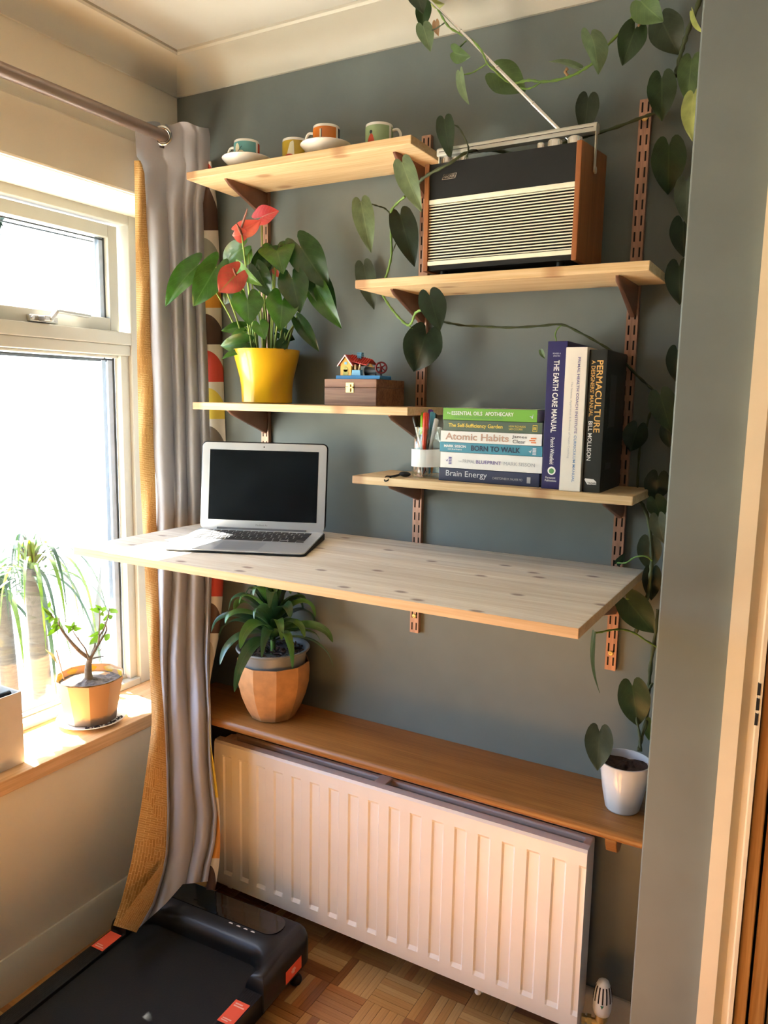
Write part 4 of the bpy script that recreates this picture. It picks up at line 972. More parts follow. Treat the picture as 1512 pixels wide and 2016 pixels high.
for px, py, yy, fx, fy, r, bm, cm, lb, cp in (
    (815, 820, -.137, .872, -.120, .0042, 'white', 'black', 'black and white clicker pen leaning at the curtain side of the jar', .18),
    (832, 812, -.128, .868, -.142, .0046, 'grey', 'green', 'pen with a lime green cap in the jar', .36),
    (838, 812, -.140, .864, -.132, .0050, 'red', 'red', 'red felt pen in the jar', .36),
    (847, 806, -.110, .876, -.110, .0044, 'orange', 'purple', 'pen with a purple cap in the jar', .3),
    (851, 811, -.122, .870, -.112, .0046, 'blue', 'blue', 'light blue pen in the jar', .36),
    (855, 813, -.112, .862, -.124, .0048, 'black', 'black', 'black pen in the jar, behind the blue one', .34),
    (859, 824, -.134, .862, -.118, .0040, 'grey', 'grey', 'clear grey pen leaning toward the books', .25)):
    pen((fx+.008, fy, fz_), pj(px, py, yy), r, PX[bm], PX[cm], lb, cp)
fob = thing('key_fob', atz(795, 935, ZB), 'small black key fob with a cord loop on the book shelf', 'key fob')
b = MB(); fc = at(797, 932, -.150); fc.z = ZB+.0065; b.sphere(fc, .012, 16, 10, sc=(1.25, .8, .5)); b.build('body', 'black_soft', fob, smooth=80)
b = MB(); lp = [fc+V(-.010, 0, -.001)] + [at(x, y, yy) for x, y, yy in ((782, 935, -.160), (770, 938, -.175), (760, 944, -.188), (757, 948, -.2015), (762, 949, -.2025), (770, 943, -.192), (778, 938, -.175))] + [fc+V(-.009, -.002, -.002)]
for q in lp: q.z = max(q.z if q.y < -.2 else ZB+.002, ZB-.006) if q.y < -.2 else max(ZB+.002, min(q.z, ZB+.006))
b.tube(catmull(lp, 6), .0016, 8); b.build('cord', 'black', fob, smooth=80)

# ================================================================ wooden box and tin toy
bx = thing('wooden_box', (.685, -.10, ZP), 'dark walnut keepsake box with brass clasp on the pine shelf', 'box')
X0, X1, Y0, Y1 = .612, .757, -.156, -.018; z0 = ZP+.0002
b = MB(); b.box(X0, X1, Y0, Y1, z0, z0+.0425); b.build('body', 'walnut', bx, smooth=0, bevel=.001)
b = MB(); b.box(X0, X1, Y0, Y1, z0+.0432, z0+.0625); b.build('lid', 'walnut', bx, smooth=0, bevel=.001)
cxx = at(689, 765, Y0).x
b = MB(); b.box(cxx-.011, cxx+.011, Y0-.0015, Y0, z0+.0435, z0+.054); b.box(cxx-.011, cxx+.011, Y0-.0015, Y0, z0+.0305, z0+.042); b.tube([(cxx-.010, Y0-.0025, z0+.0428), (cxx+.010, Y0-.0025, z0+.0428)], .0022, 8)
b.box(cxx-.003, cxx+.003, Y0-.0045, Y0-.001, z0+.032, z0+.050); b.box(cxx-.006, cxx-.0035, Y0-.003, Y0-.001, z0+.035, z0+.04)
b.build('clasp', 'brass', bx, smooth=30, bevel=.0004)
toy = thing('tin_toy', (.698, -.115, z0+.0627), 'small tin toy house with red roof, blue base and maroon flywheel, on the wooden box', 'toy')
TZ = z0+.0627; ty_ = -.118
TB = pm('toy_blue', (.06, .28, .62), .35); TY = pm('toy_yellow', (.72, .42, .06), .4); TR = pm('toy_red', (.55, .045, .03), .4); TM = pm('toy_maroon', (.16, .015, .02), .4); TG = pm('toy_grey', (.06, .07, .07), .4); TLB = pm('toy_light_blue', (.16, .42, .66), .4)
b = MB(); b.prism([(-.029, 0), (.029, 0), (.027, .0085), (-.027, .0085)], (.638, ty_, TZ), (0,1,0), (0,0,1), (.122, 0, 0)); b.build('base', TB, toy, smooth=0, bevel=.001)
hx0, hx1 = .648, .696; hz = TZ+.0085
# gable faces the front-left: ridge runs along x a little turned
b = MB(); b.prism([(-.017, 0), (.017, 0), (.017, .028), (0, .044), (-.017, .028)], (hx0, ty_, hz), (0,1,0), (0,0,1), (.036, 0, 0))
# front gable seen by the camera
b2 = MB(); b2.prism([(-.015, 0), (.015, 0), (.015, .028), (0, .046), (-.015, .028)], (hx0+.013, ty_-.020, hz), (1,0,0), (0,0,1), (0, .044, 0)); b2.build('walls', TY, toy, smooth=0)
b = MB()
for sgn in (-1, 1):
    p0 = V(hx0+.013, ty_-.024, hz+.048); b.obox(p0, V(sgn*.021, 0, -.0245), V(0, .052, 0), V(sgn*.0012, 0, .0014))
rf = b.build('roof', TR, toy, smooth=0)
b = MB(); b.obox(V(hx0+.013, ty_+.004, hz+.0495), V(.060, 0, -.012), V(0, .022, -.012), V(0,0,.0015)); b.obox(V(hx0+.013, ty_+.004, hz+.0495), V(.056, 0, -.012), V(0, -.022, -.014), V(0,0,.0015)); 
for k in range(9): b.obox(V(hx0+.017+k*.006, ty_+.003, hz+.0502-k*.0013), V(.0012, 0, 0), V(0, -.022, -.014), V(0,0,.0018))
b.build('roof_ridge', TR, toy, smooth=0)
b = MB()
for sgn in (-1, 1): b.obox(V(hx0+.013, ty_-.0255, hz+.0485), V(sgn*.0215, 0, -.025), V(0, .0015, 0), V(0, 0, -.003))
b.build('gable_trim', 'white', toy, smooth=0)
b = MB(); b.box(hx0+.006, hx0+.0195, ty_-.021, ty_-.0205, hz, hz+.014); b.lathe([(.0068, 0), (.006, .0005), (0, .0005)], (hx0+.0128, ty_-.0205, hz+.014), 16, ax=(0,-1,0)); b.build('toy_door', pm('toy_olive', (.42, .40, .08), .4), toy, smooth=0)
b = MB(); b.box(hx0+.0095, hx0+.0165, ty_-.0212, ty_-.0205, hz+.026, hz+.032); b.build('toy_window', TLB, toy, smooth=0)
b = MB()
for k in range(4): b.box(hx0+.034-.0002*k, hx0+.046+.0002*k, ty_-.004, ty_+.007, hz+.038+.0045*k, hz+.0415+.0045*k)
b.build('chimney', pm('toy_teal', (.04, .20, .32), .4), toy, smooth=0)
b = MB(); b.prism([(-.013, 0), (.013, 0), (.011, .013), (-.011, .013)], (.692, ty_-.024, hz), (1,0,0), (0,0,1), (0, .012, 0)); b.build('engine_block', TLB, toy, smooth=0, bevel=.0008)
b = MB(); b.tube([(.687, ty_-.018, hz+.011), (.687, ty_-.018, hz+.026)], .0025, 8); b.tube([(.697, ty_-.018, hz+.011), (.700, ty_-.018, hz+.026)], .0025, 8); b.build('post', pm('toy_wood', (.70, .48, .28), .5), toy, smooth=60)
b = MB(); b.tube([(.703, ty_+.004, hz+.011), (.737, ty_+.004, hz+.011)], .0105, 16); b.box(.706, .734, ty_-.004, ty_+.012, hz, hz+.004); b.build('boiler', TG, toy, smooth=50)
b = MB(); b.lathe([(.006, 0), (.0055, .004), (0, .0075)], (.716, ty_+.002, hz+.0215), 14); b.tube([(.695, ty_+.002, hz+.026), (.737, ty_, hz+.018)], .0014, 6); b.build('dome', 'brass', toy, smooth=60)
wc = at(750.5, 724, ty_-.010); fa = V(.55, -.83, 0).normalized()
b = MB(); g1 = V(0,0,1); g2 = fa.cross(g1); rr_ = []
for i in range(29):
    an = 2*PI*i/28; d = g1*math.cos(an)+g2*math.sin(an); rr_.append([wc+d*(.0125+.0022*math.cos(t))+fa*.0022*math.sin(t) for t in [2*PI*k/8 for k in range(9)]])
b.grid(rr_)
for i in range(5):
    an = 2*PI*i/5+.3; d = g1*math.cos(an)+g2*math.sin(an); s_ = d.cross(fa); b.obox(wc-s_*.0016-fa*.001, s_*.0032, d*.0118, fa*.002)
b.lathe([(.004, -.003), (.004, .003), (0, .0035)], wc, 12, ax=fa); b.tube([wc-fa*.02, wc+fa*.006], .0012, 8)
b.build('flywheel', TM, toy, smooth=60)
b = MB(); b.box(.738, .748, ty_-.006, ty_+.004, hz, hz+.018); b.build('wheel_bracket', TG, toy, smooth=0)

# ================================================================ laptop
LYAW = .3845; lt = thing('laptop', (.4338, -.1735, ZD), 'open silver laptop with a black keyboard in a dark case shell on the desk board', 'laptop', rotz=LYAW)
# local: x along hinge, -y toward the keyboard user, z up
hw, D = .1640, .230
def rr(x0, x1, y0, y1, r, n=6):
    out = []
    for cx, cy, a0 in ((x1-r, y1-r, 0), (x0+r, y1-r, 90), (x0+r, y0+r, 180), (x1-r, y0+r, 270)):
        for k in range(n+1):
            a = math.radians(a0+90*k/n); out.append((cx+r*math.cos(a), cy+r*math.sin(a)))
    return out
def slab(b, out, f0, f1, m=0):
    """outline extruded between two height functions of y"""
    k = len(out); vs = [V(x, y, f0(y)) for x, y in out]+[V(x, y, f1(y)) for x, y in out]
    b.add(vs, [tuple(range(k-1, -1, -1)), tuple(range(k, 2*k))]+[(i, (i+1) % k, k+(i+1) % k, k+i) for i in range(k)], m)
zt_ = lambda y: .0185+(y)*(.0105/D)      # wedge: thick at the hinge, thin at the front edge
b = MB(); slab(b, rr(-hw-.0025, hw+.0025, -D-.0025, .003, .014), lambda y: .0012, lambda y: zt_(y)-.003); b.build('case_shell', 'black_soft', lt, local=True, smooth=30, bevel=.0006)
b = MB()
for x in (-.13, .13):
    for y in (-.2, -.02): b.tube([(x, y, 0), (x, y, .002)], .008, 10)
b.build('rubber_foot', 'black', lt, local=True)
b = MB(); slab(b, rr(-hw, hw, -D, 0, .012), lambda y: zt_(y)-.004, zt_); base = b.build('base', 'alu', lt, local=True, smooth=30, bevel=.0005)
tl = Matrix.Rotation(math.atan(.0105/D), 4, 'X')
b = MB()
def key(x0, x1, y0, y1): b.add([V(x0,y0,zt_(y0)+.0002),V(x1,y0,zt_(y0)+.0002),V(x1,y1,zt_(y1)+.0002),V(x0,y1,zt_(y1)+.0002),V(x0+.0006,y0+.0006,zt_(y0)+.0014),V(x1-.0006,y0+.0006,zt_(y0)+.0014),V(x1-.0006,y1-.0006,zt_(y1)+.0014),V(x0+.0006,y1-.0006,zt_(y1)+.0014)], [(4,5,6,7),(0,1,5,4),(1,2,6,5),(2,3,7,6),(3,0,4,7)])
kx0, kx1 = -.137, .137; g = .0030
yk = -.026
for row, widths, kh in ((0, [1]*14, .0085), (1, [1]*13+[1.55], .0150), (2, [1.55]+[1]*13, .0150), (3, [1.85]+[1]*11+[1.85], .0150), (4, [2.4]+[1]*10+[2.4], .0150), (5, [1, 1, 1, 1.25, 5.3, 1.25, 1, 3.3], .0150)):
    tot = sum(widths); un = (kx1-kx0+g)/tot; x = kx0
    for i, wd in enumerate(widths):
        if row == 5 and i == len(widths)-1:
            a = (un*wd-g)/3
            for q in range(3):
                key(x+q*(a+g*.33), x+q*(a+g*.33)+a-.001, yk-kh, yk-kh*.53)
            key(x+a+g*.33, x+2*a+g*.33-.001, yk-kh*.47, yk)
        else: key(x, x+un*wd-g, yk-kh, yk)
        x += un*wd
    yk -= kh+g
tag(b.build('keys', pm('key_black', (.012, .012, .013), .45), base, local=True, smooth=0), kind='stuff')
b = MB(); b.add([V(-.053,-.218,zt_(-.218)+.00025),V(.053,-.218,zt_(-.218)+.00025),V(.053,-.143,zt_(-.143)+.00025),V(-.053,-.143,zt_(-.143)+.00025)], [(0,1,2,3)]); b.build('trackpad', pm('trackpad_alu', (.52, .55, .58), .33, metal=.7, var=.01), base, local=True, smooth=0)
b = MB(); b.tube([(-.118, -.0045, .0175), (.118, -.0045, .0175)], .0052, 10); b.build('hinge', pm('hinge_grey', (.10, .105, .11), .4), base, local=True, smooth=60)
# lid leans back 7.5 degrees from upright
TL = .1314; lu = V(0, math.sin(TL), math.cos(TL)); ln_ = V(0, -math.cos(TL), math.sin(TL)); lo = V(0, -.004, .0175); HH = .2235
def lidslab(b, out, d0, d1, m=0):
    k = len(out); vs = [lo+V(x,0,0)+lu*y+ln_*d0 for x, y in out]+[lo+V(x,0,0)+lu*y+ln_*d1 for x, y in out]
    b.add(vs, [tuple(range(k-1, -1, -1)), tuple(range(k, 2*k))]+[(i, (i+1) % k, k+(i+1) % k, k+i) for i in range(k)], m)
b = MB(); lidslab(b, rr(-hw-.0025, hw+.0025, .004, HH+.003, .014), -.0065, -.0015); b.build('lid_shell', 'black_soft', lt, local=True, smooth=30, bevel=.0006)
b = MB(); lidslab(b, rr(-hw, hw, .0, HH, .012), -.002, .0012); lid = b.build('lid', 'alu', lt, local=True, smooth=30, bevel=.0004)
b = MB(); sx0, sx1 = -.1435, .1435; lidslab(b, [(sx0, .0240), (sx1, .0240), (sx1, .2050), (sx0, .2050)], .0012, .0015); b.build('screen', 'screen', lid, local=True, smooth=0)
b = MB(); b.lathe([(.0019, 0), (.0017, .0003), (0, .0003)], lo+lu*.2140+ln_*.0012, 14, ax=ln_); b.build('camera_dot', 'black', lid, local=True, smooth=0)
text('lettering', 'MacBook Air', lo+V(-.0155, 0, 0)+lu*.0105+ln_*.0013, V(1,0,0), lu, .031, .0042, pm('bezel_ink', (.18, .18, .19), .5), lid, depth=.0001, local=True)

# ================================================================ treadmill
tm = thing('walking_treadmill', (.365, -.2, 0), 'black under-desk walking treadmill with orange stickers on the parquet', 'treadmill', rotz=math.radians(2.2))
M['tm_plastic'] = pm('treadmill_plastic', (.008, .009, .010), .34, spec=.4, var=.06, bmp=.02, scale=300)
M['tm_belt'] = pm('treadmill_belt', (.007, .0075, .007), .65, spec=.25, var=.12, bmp=.25, scale=500)
M['tm_rail'] = pm('treadmill_rail', (.007, .007, .0075), .5, spec=.3, var=.1, bmp=.3, scale=40, stretch=(40, 1, 1))
ou = []
def arc(cx, cy, r, a0, a1, n=8): return [(cx+r*math.cos(math.radians(a0+(a1-a0)*k/n)), cy+r*math.sin(math.radians(a0+(a1-a0)*k/n))) for k in range(n+1)]
ou = arc(.207, -.045, .045, 0, 90) + arc(-.207, -.045, .045, 90, 180) + [(-.250, -.224), (-.196, -.224)] + arc(-.150, -.196, .046, 175, 95, 6) + arc(.150, -.196, .046, 85, 5, 6) + [(.196, -.224), (.250, -.224)]
k = len(ou)
def inset(o, d):
    r = []
    n = len(o)
    for i in range(n):
        a = V(o[i][0]-o[i-1][0], o[i][1]-o[i-1][1], 0); c_ = V(o[(i+1) % n][0]-o[i][0], o[(i+1) % n][1]-o[i][1], 0)
        t = (a.normalized()+c_.normalized()).normalized(); nn = V(-t.y, t.x, 0)
        r.append((o[i][0]+nn.x*d, o[i][1]+nn.y*d))
    return r
rings = [(.006, .046), (0, .056), (0, .100), (.0015, .108), (.005, .117), (.011, .125), (.019, .1315)]
vs = []
for d, z_ in rings:
    for (x, y) in inset(ou, d): vs.append(V(x, y, z_+ (0.012*max(0, min(1, (y+.20)/.14)) if z_ > .105 else 0)))
b = MB(); fs = [tuple(range(k-1, -1, -1))]
for i in range(len(rings)-1): fs += [(i*k+j, i*k+(j+1) % k, (i+1)*k+(j+1) % k, (i+1)*k+j) for j in range(k)]
fs.append(tuple(range((len(rings)-1)*k, len(rings)*k)))
b.add(vs, fs)
hood = b.build('motor_hood', 'tm_plastic', tm, local=True, smooth=55)
b = MB(); dp = [(-.205, -.022), (-.205, -.094)] + arc(.155, -.058, .036, -90, 90, 10)
def hz_(y): return .1318+.012*max(0, min(1, (y+.20)/.14))
b.add([V(x, y, hz_(y)+.0012) for x, y in dp]+[V(x, y, hz_(y)-.002) for x, y in dp], [tuple(range(len(dp)))]+[(len(dp)+i, len(dp)+(i+1) % len(dp), (i+1) % len(dp), i) for i in range(len(dp))])
dsp = b.build('display', pm('display_gloss', (.006, .007, .008), .08, var=.05, coat=.5), hood, local=True, smooth=0)
b = MB()
for x in (.05, .075, .098, .121): b.box(x, x+.012, -.1035, -.1015, hz_(-.1)+.0005, hz_(-.1)+.0011); b.box(x+.002, x+.010, -.1008, -.0998, hz_(-.1)+.0005, hz_(-.1)+.0011)
b.build('indicator_marks', 'white', hood, local=True, smooth=0)
b = MB(); b.box(-.245, .245, -1.22, -.15, .040, .078); b.build('deck', 'black_soft', tm, local=True, smooth=0, bevel=.004)
for x0, x1 in ((-.245, -.198), (.197, .245)):
    b = MB(); b.box(x0, x1, -1.23, -.21, .042, .097)
    for q in range(7): b.box(x0+.004+q*(x1-x0-.008)/7, x0+.004+q*(x1-x0-.008)/7+.003, -1.22, -.224, .097, .0978)
    b.build('side_rail', 'tm_rail', tm, local=True, smooth=0, bevel=.0025)
b = MB(); b.box(-.195, .194, -1.2, -.10, .076, .0915); b.build('running_belt', 'tm_belt', tm, local=True, smooth=0, bevel=.002)
b = MB(); b.tube([(-.245, -1.235, .062), (.245, -1.235, .062)], .034, 16); b.build('rear_roller', 'black', tm, local=True, smooth=50)
ST = pm('orange_sticker', (.80, .095, .045), .45, var=.03)
def sticker(p, u, v, lines):
    b = MB(); b.obox(p, u, v, u.cross(v).normalized()*.0006); s = b.build('sticker', ST, tm, local=True, smooth=0)
    b = MB(); nn = u.cross(v).normalized()*.0007
    for (a, c_, w1, h1) in lines: b.obox(p+u*a+v*c_+nn, u*w1, v*h1, nn*.3)
    b.build('sticker_print', pm('sticker_pale', (.85, .45, .36), .5), s, local=True, smooth=0)
sticker(V(.200, -.335, .0981), V(.041, 0, 0), V(0, .070, 0), [(.15, .84, .5, .05), (.15, .74, .7, .05), (.15, .16, .6, .04), (.15, .08, .45, .04)])
sticker(V(-.241, -.300, .0981), V(.040, 0, 0), V(0, .066, 0), [(.15, .10, .7, .05), (.15, .20, .5, .05)])
sticker(V(.2527, -.135, .062), V(0, .070, 0), V(0, 0, .034), [(.40, .30, .16, .42), (.34, .44, .28, .16)])
for x, y in ((.232, -.060), (-.232, -.060), (.232, -.255), (-.236, -.245), (.22, -1.18), (-.22, -1.18)):
    b = MB(); b.sphere((x, y, .016), .017, 14, 10, sc=(1, 1, .94)); b.tube([(x, y, .02), (x, y, .05)], .007, 10); b.build('foot', 'black', tm, local=True, smooth=80)

# ================================================================ climbing philodendron
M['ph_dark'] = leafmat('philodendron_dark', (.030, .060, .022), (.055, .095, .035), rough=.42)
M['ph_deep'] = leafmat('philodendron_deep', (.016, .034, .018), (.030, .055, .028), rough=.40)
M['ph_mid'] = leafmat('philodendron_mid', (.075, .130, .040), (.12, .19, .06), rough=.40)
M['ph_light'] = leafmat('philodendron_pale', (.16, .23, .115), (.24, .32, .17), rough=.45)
M['ph_wall'] = leafmat('philodendron_grey_green', (.048, .070, .042), (.075, .10, .06), rough=.5)  # duller grey-green leaf tone
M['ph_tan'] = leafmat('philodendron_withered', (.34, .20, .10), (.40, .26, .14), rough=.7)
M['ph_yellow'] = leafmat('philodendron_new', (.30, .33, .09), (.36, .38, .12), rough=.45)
pc = V(1.362, -.105, .6468)
ph = thing('potted_philodendron', pc, 'heart-leaved climbing philodendron in a crinkled white pot, trailing up the wall and round the radio', 'potted plant')
rows = []
for z_, r in ((.0, .026), (.0, .034), (.004, .0365), (.040, .0430), (.080, .0500), (.108, .0545), (.110, .0555), (.1105, .0530), (.090, .0500), (.088, .0)):
    rows.append([pc+V((r+(.0011*math.sin(9*a+z_*60)+.0008*math.sin(17*a-z_*90) if .003 < z_ < .105 and r > .04 else 0))*math.cos(a), (r+(.0011*math.sin(9*a+z_*60) if .003 < z_ < .105 and r > .04 else 0))*math.sin(a), z_) for a in [2*PI*k/60 for k in range(60)]])
b = MB(); b.grid(rows, closed=True); b.add(rows[0], [tuple(range(59, -1, -1))]); b.build('pot', pm('crinkled_pot', (.62, .64, .66), .22, var=.03, scale=30, bmp=.15, coat=.4), ph, smooth=70)
b = MB(); rows = []
for i in range(7):
    r = .0495*i/6; rows.append([pc+V(r*math.cos(a), r*math.sin(a), .094+.004*math.sin(a*3+i)+.003*rnd.random()) for a in [2*PI*k/20 for k in range(20)]])
b.grid(rows, closed=True); b.build('soil', 'soil', ph, smooth=0)
def stem(name, pts, r, mat, k=5):
    p = catmull([at(*q) for q in pts], k); b = MB()
    b.tube(p, [r*(1+.25*math.sin(i*1.7)) for i in range(len(p))], 7); return b.build(name, mat, ph, smooth=80)
YW = -.025
stem('main_stem', [(1258, 1478, -.10), (1262, 1455, -.08), (1273, 1415, -.06), (1277, 1360, -.045), (1281, 1310, -.04), (1290, 1250, -.035), (1296, 1200, -.03)], .0042, 'stem_dark')
stem('main_stem', [(1262, 1480, -.10), (1258, 1440, -.08), (1253, 1410, -.07), (1258, 1385, -.06), (1272, 1365, -.05), (1285, 1345, -.05)], .0028, 'stem_dark')
stem('stem', [(1252, 1245, -.06), (1262, 1215, -.06), (1270, 1190, -.06), (1278, 1160, -.06), (1281, 1130, -.06), (1283, 1105, -.055), (1281, 1060, -.05), (1277, 1025, -.045), (1268, 1000, -.04), (1260, 985, -.035), (1252, 965, -.03)], .0040, 'stem_dark')
stem('stem', [(1171, 1246, -.14), (1185, 1244, -.13), (1205, 1240, -.11), (1230, 1240, -.08), (1252, 1248, -.06), (1270, 1260, -.05), (1292, 1273, -.04), (1305, 1280, -.035)], .0022, 'stem_green')
stem('stem', [(1215, 1108, -.03), (1232, 1108, -.04), (1250, 1097, -.055), (1270, 1095, -.06), (1284, 1104, -.056)], .0018, 'stem_green')
stem('stem', [(1232, 1179, -.085), (1250, 1180, -.08), (1272, 1180, -.062)], .0018, 'stem_green')
stem('stem', [(868, 632, -.20), (885, 636, -.15), (915, 641, -.10), (960, 643, -.08), (1005, 645, -.07), (1060, 642, -.06), (1105, 639, -.05), (1140, 654, -.04), (1180, 676, -.03), (1215, 699, YW), (1250, 735, YW), (1275, 758, YW), (1290, 772, YW), (1292, 780, YW), (1286, 800, YW), (1278, 820, YW), (1270, 850, YW), (1262, 870, YW), (1258, 900, YW), (1255, 960, YW)], .0026, 'stem_dark')
stem('stem', [(1106, 640, -.05), (1097, 648, -.05), (1093, 660, -.05), (1095, 672, -.05), (1088, 690, -.06)], .0016, 'stem_green')
stem('stem', [(825, 360, -.18), (832, 352, -.195), (850, 340, -.205), (885, 322, -.205), (915, 302, -.19), (940, 296, -.12), (985, 298, -.06), (1025, 304, -.05), (1045, 300, -.05), (1090, 288, -.05), (1130, 275, -.04), (1170, 264, -.035), (1215, 250, -.03), (1262, 232, -.03), (1290, 222, -.03), (1310, 210, -.03)], .0032, 'stem_dark')
stem('stem', [(825, 362, -.18), (816, 345, -.19), (805, 335, -.20), (795, 322, -.205)], .0022, 'stem_green')
stem('stem', [(797, 387, -.10), (780, 402, -.08), (769, 420, -.06), (770, 460, -.05), (771, 498, -.04), (766, 525, -.035), (760, 545, -.03), (754, 565, -.035), (753, 578, -.045), (762, 595, -.06), (775, 613, -.08), (790, 630, -.11), (803, 640, -.13), (811, 634, -.15), (817, 618, -.17), (825, 612, -.19), (832, 611, -.205)], .0030, 'stem_green')
stem('stem', [(804, 640, -.13), (812, 647, -.125), (822, 652, -.115), (836, 655, -.105)], .0020, 'stem_green')
stem('stem', [(768, 420, -.06), (757, 410, -.07), (745, 406, -.085), (732, 402, -.10)], .0018, 'stem_dark')
stem('stem', [(772, 497, -.04), (777, 485, -.045), (782, 470, -.05)], .0014, 'stem_dark')
stem('stem', [(919, 310, -.20), (922, 290, -.17), (913, 268, -.14), (902, 250, -.125), (890, 246, -.12)], .0018, 'stem_dark')
stem('stem', [(1268, -12, -.09), (1262, 10, -.09), (1250, 28, -.09), (1232, 52, -.09), (1205, 80, -.09), (1185, 102, -.09), (1170, 122, -.09), (1150, 136, -.09), (1128, 148, -.09), (1095, 158, -.09), (1065, 161, -.09), (1045, 158, -.09), (1030, 160, -.09), (1010, 166, -.09)], .0028, 'stem_green')
stem('stem', [(1066, 161, -.09), (1052, 170, -.09), (1038, 175, -.09), (1024, 172, -.095)], .002, 'stem_green')
stem('stem', [(1012, 165, -.09), (995, 158, -.10), (975, 140, -.118), (960, 126, -.122), (953, 110, -.135), (945, 95, -.135), (930, 80, -.122), (905, 66, -.115), (885, 54, -.125), (872, 36, -.135), (862, 18, -.125), (848, 2, -.12), (838, -14, -.12)], .0022, 'stem_green')
stem('stem', [(957, 126, -.122), (945, 134, -.115), (930, 143, -.11), (913, 147, -.11)], .0018, 'stem_green')
stem('stem', [(918, 80, -.12), (908, 90, -.115), (897, 102, -.11)], .0014, 'stem_green')
stem('stem', [(875, 45, -.13), (862, 54, -.12), (850, 60, -.115)], .0014, 'stem_dark')
stem('stem', [(1386, -25, -.06), (1374, 10, -.05), (1360, 45, -.04), (1350, 75, -.035), (1342, 100, -.03), (1335, 130, -.03), (1330, 150, -.035)], .0045, 'stem_dark')
stem('stem', [(1306, -20, -.09), (1302, -5, -.09), (1288, 5, -.09)], .002, 'stem_dark')
stem('bud_sheath', [(1259, 32, -.09), (1262, 42, -.09), (1256, 52, -.092)], .0022, 'ph_tan')
stem('bud_sheath', [(1118, 150, -.09), (1113, 141, -.092), (1118, 134, -.092)], .0030, 'ph_tan')
def LF(bx, by, tx, ty, wpx, y0, y1, mat, roll=0, fold=.22, droop=.10, lobe=.28, lab=None):
    B, T = at(bx, by, y0), at(tx, ty, y1)
    d = ((B+T)/2-CAM).dot(_fwd); wd = wpx/FPX*d/max(.25, math.cos(math.radians(roll)))
    return leaf('leaf', B, T, wd, M[mat], ph, roll=math.radians(roll), fold=fold, droop=droop, lobe=lobe, lab=lab)
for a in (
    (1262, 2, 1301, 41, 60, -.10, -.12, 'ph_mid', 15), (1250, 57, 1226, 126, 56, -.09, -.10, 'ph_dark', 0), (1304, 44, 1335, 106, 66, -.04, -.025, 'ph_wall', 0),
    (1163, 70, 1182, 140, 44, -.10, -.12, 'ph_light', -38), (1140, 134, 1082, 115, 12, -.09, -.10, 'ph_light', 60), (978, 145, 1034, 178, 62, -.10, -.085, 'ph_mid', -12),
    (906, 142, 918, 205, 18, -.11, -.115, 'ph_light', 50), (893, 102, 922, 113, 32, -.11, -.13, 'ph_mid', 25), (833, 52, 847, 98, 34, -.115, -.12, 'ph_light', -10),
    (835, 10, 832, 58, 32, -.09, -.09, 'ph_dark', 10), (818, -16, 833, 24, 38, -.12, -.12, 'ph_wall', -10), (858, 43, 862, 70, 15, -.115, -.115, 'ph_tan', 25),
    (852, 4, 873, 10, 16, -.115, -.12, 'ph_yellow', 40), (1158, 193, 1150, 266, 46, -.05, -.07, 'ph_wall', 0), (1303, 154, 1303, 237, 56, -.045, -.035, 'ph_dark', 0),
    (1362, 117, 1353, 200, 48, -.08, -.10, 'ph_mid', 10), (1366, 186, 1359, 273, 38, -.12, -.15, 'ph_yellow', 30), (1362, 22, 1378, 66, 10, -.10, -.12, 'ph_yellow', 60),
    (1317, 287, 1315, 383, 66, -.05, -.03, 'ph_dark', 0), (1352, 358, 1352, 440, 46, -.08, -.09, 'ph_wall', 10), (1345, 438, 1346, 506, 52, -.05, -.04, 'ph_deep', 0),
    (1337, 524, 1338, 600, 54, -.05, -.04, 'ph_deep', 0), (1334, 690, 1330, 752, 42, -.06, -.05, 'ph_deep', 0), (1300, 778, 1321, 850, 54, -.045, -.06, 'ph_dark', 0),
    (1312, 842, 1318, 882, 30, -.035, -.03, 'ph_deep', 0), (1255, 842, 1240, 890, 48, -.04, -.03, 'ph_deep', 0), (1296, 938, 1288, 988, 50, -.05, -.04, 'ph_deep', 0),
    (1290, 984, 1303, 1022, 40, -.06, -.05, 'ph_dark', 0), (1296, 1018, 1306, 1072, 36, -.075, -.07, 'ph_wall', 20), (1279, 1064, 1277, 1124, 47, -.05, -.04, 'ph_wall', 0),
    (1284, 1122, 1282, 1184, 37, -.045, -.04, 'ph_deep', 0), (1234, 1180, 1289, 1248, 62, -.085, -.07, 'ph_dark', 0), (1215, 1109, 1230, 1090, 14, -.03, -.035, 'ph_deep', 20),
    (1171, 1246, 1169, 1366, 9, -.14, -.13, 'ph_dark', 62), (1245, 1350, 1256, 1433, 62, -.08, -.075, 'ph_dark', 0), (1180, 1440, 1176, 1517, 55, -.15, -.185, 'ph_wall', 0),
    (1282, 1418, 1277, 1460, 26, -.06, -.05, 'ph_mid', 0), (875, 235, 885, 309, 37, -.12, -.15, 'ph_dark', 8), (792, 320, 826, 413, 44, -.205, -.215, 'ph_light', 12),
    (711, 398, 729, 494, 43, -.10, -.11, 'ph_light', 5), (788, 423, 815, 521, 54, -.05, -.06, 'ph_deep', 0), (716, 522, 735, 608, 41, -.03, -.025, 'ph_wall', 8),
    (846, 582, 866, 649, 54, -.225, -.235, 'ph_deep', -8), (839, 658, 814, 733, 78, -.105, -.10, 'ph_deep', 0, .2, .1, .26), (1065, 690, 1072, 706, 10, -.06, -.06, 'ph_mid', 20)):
    LF(*a)

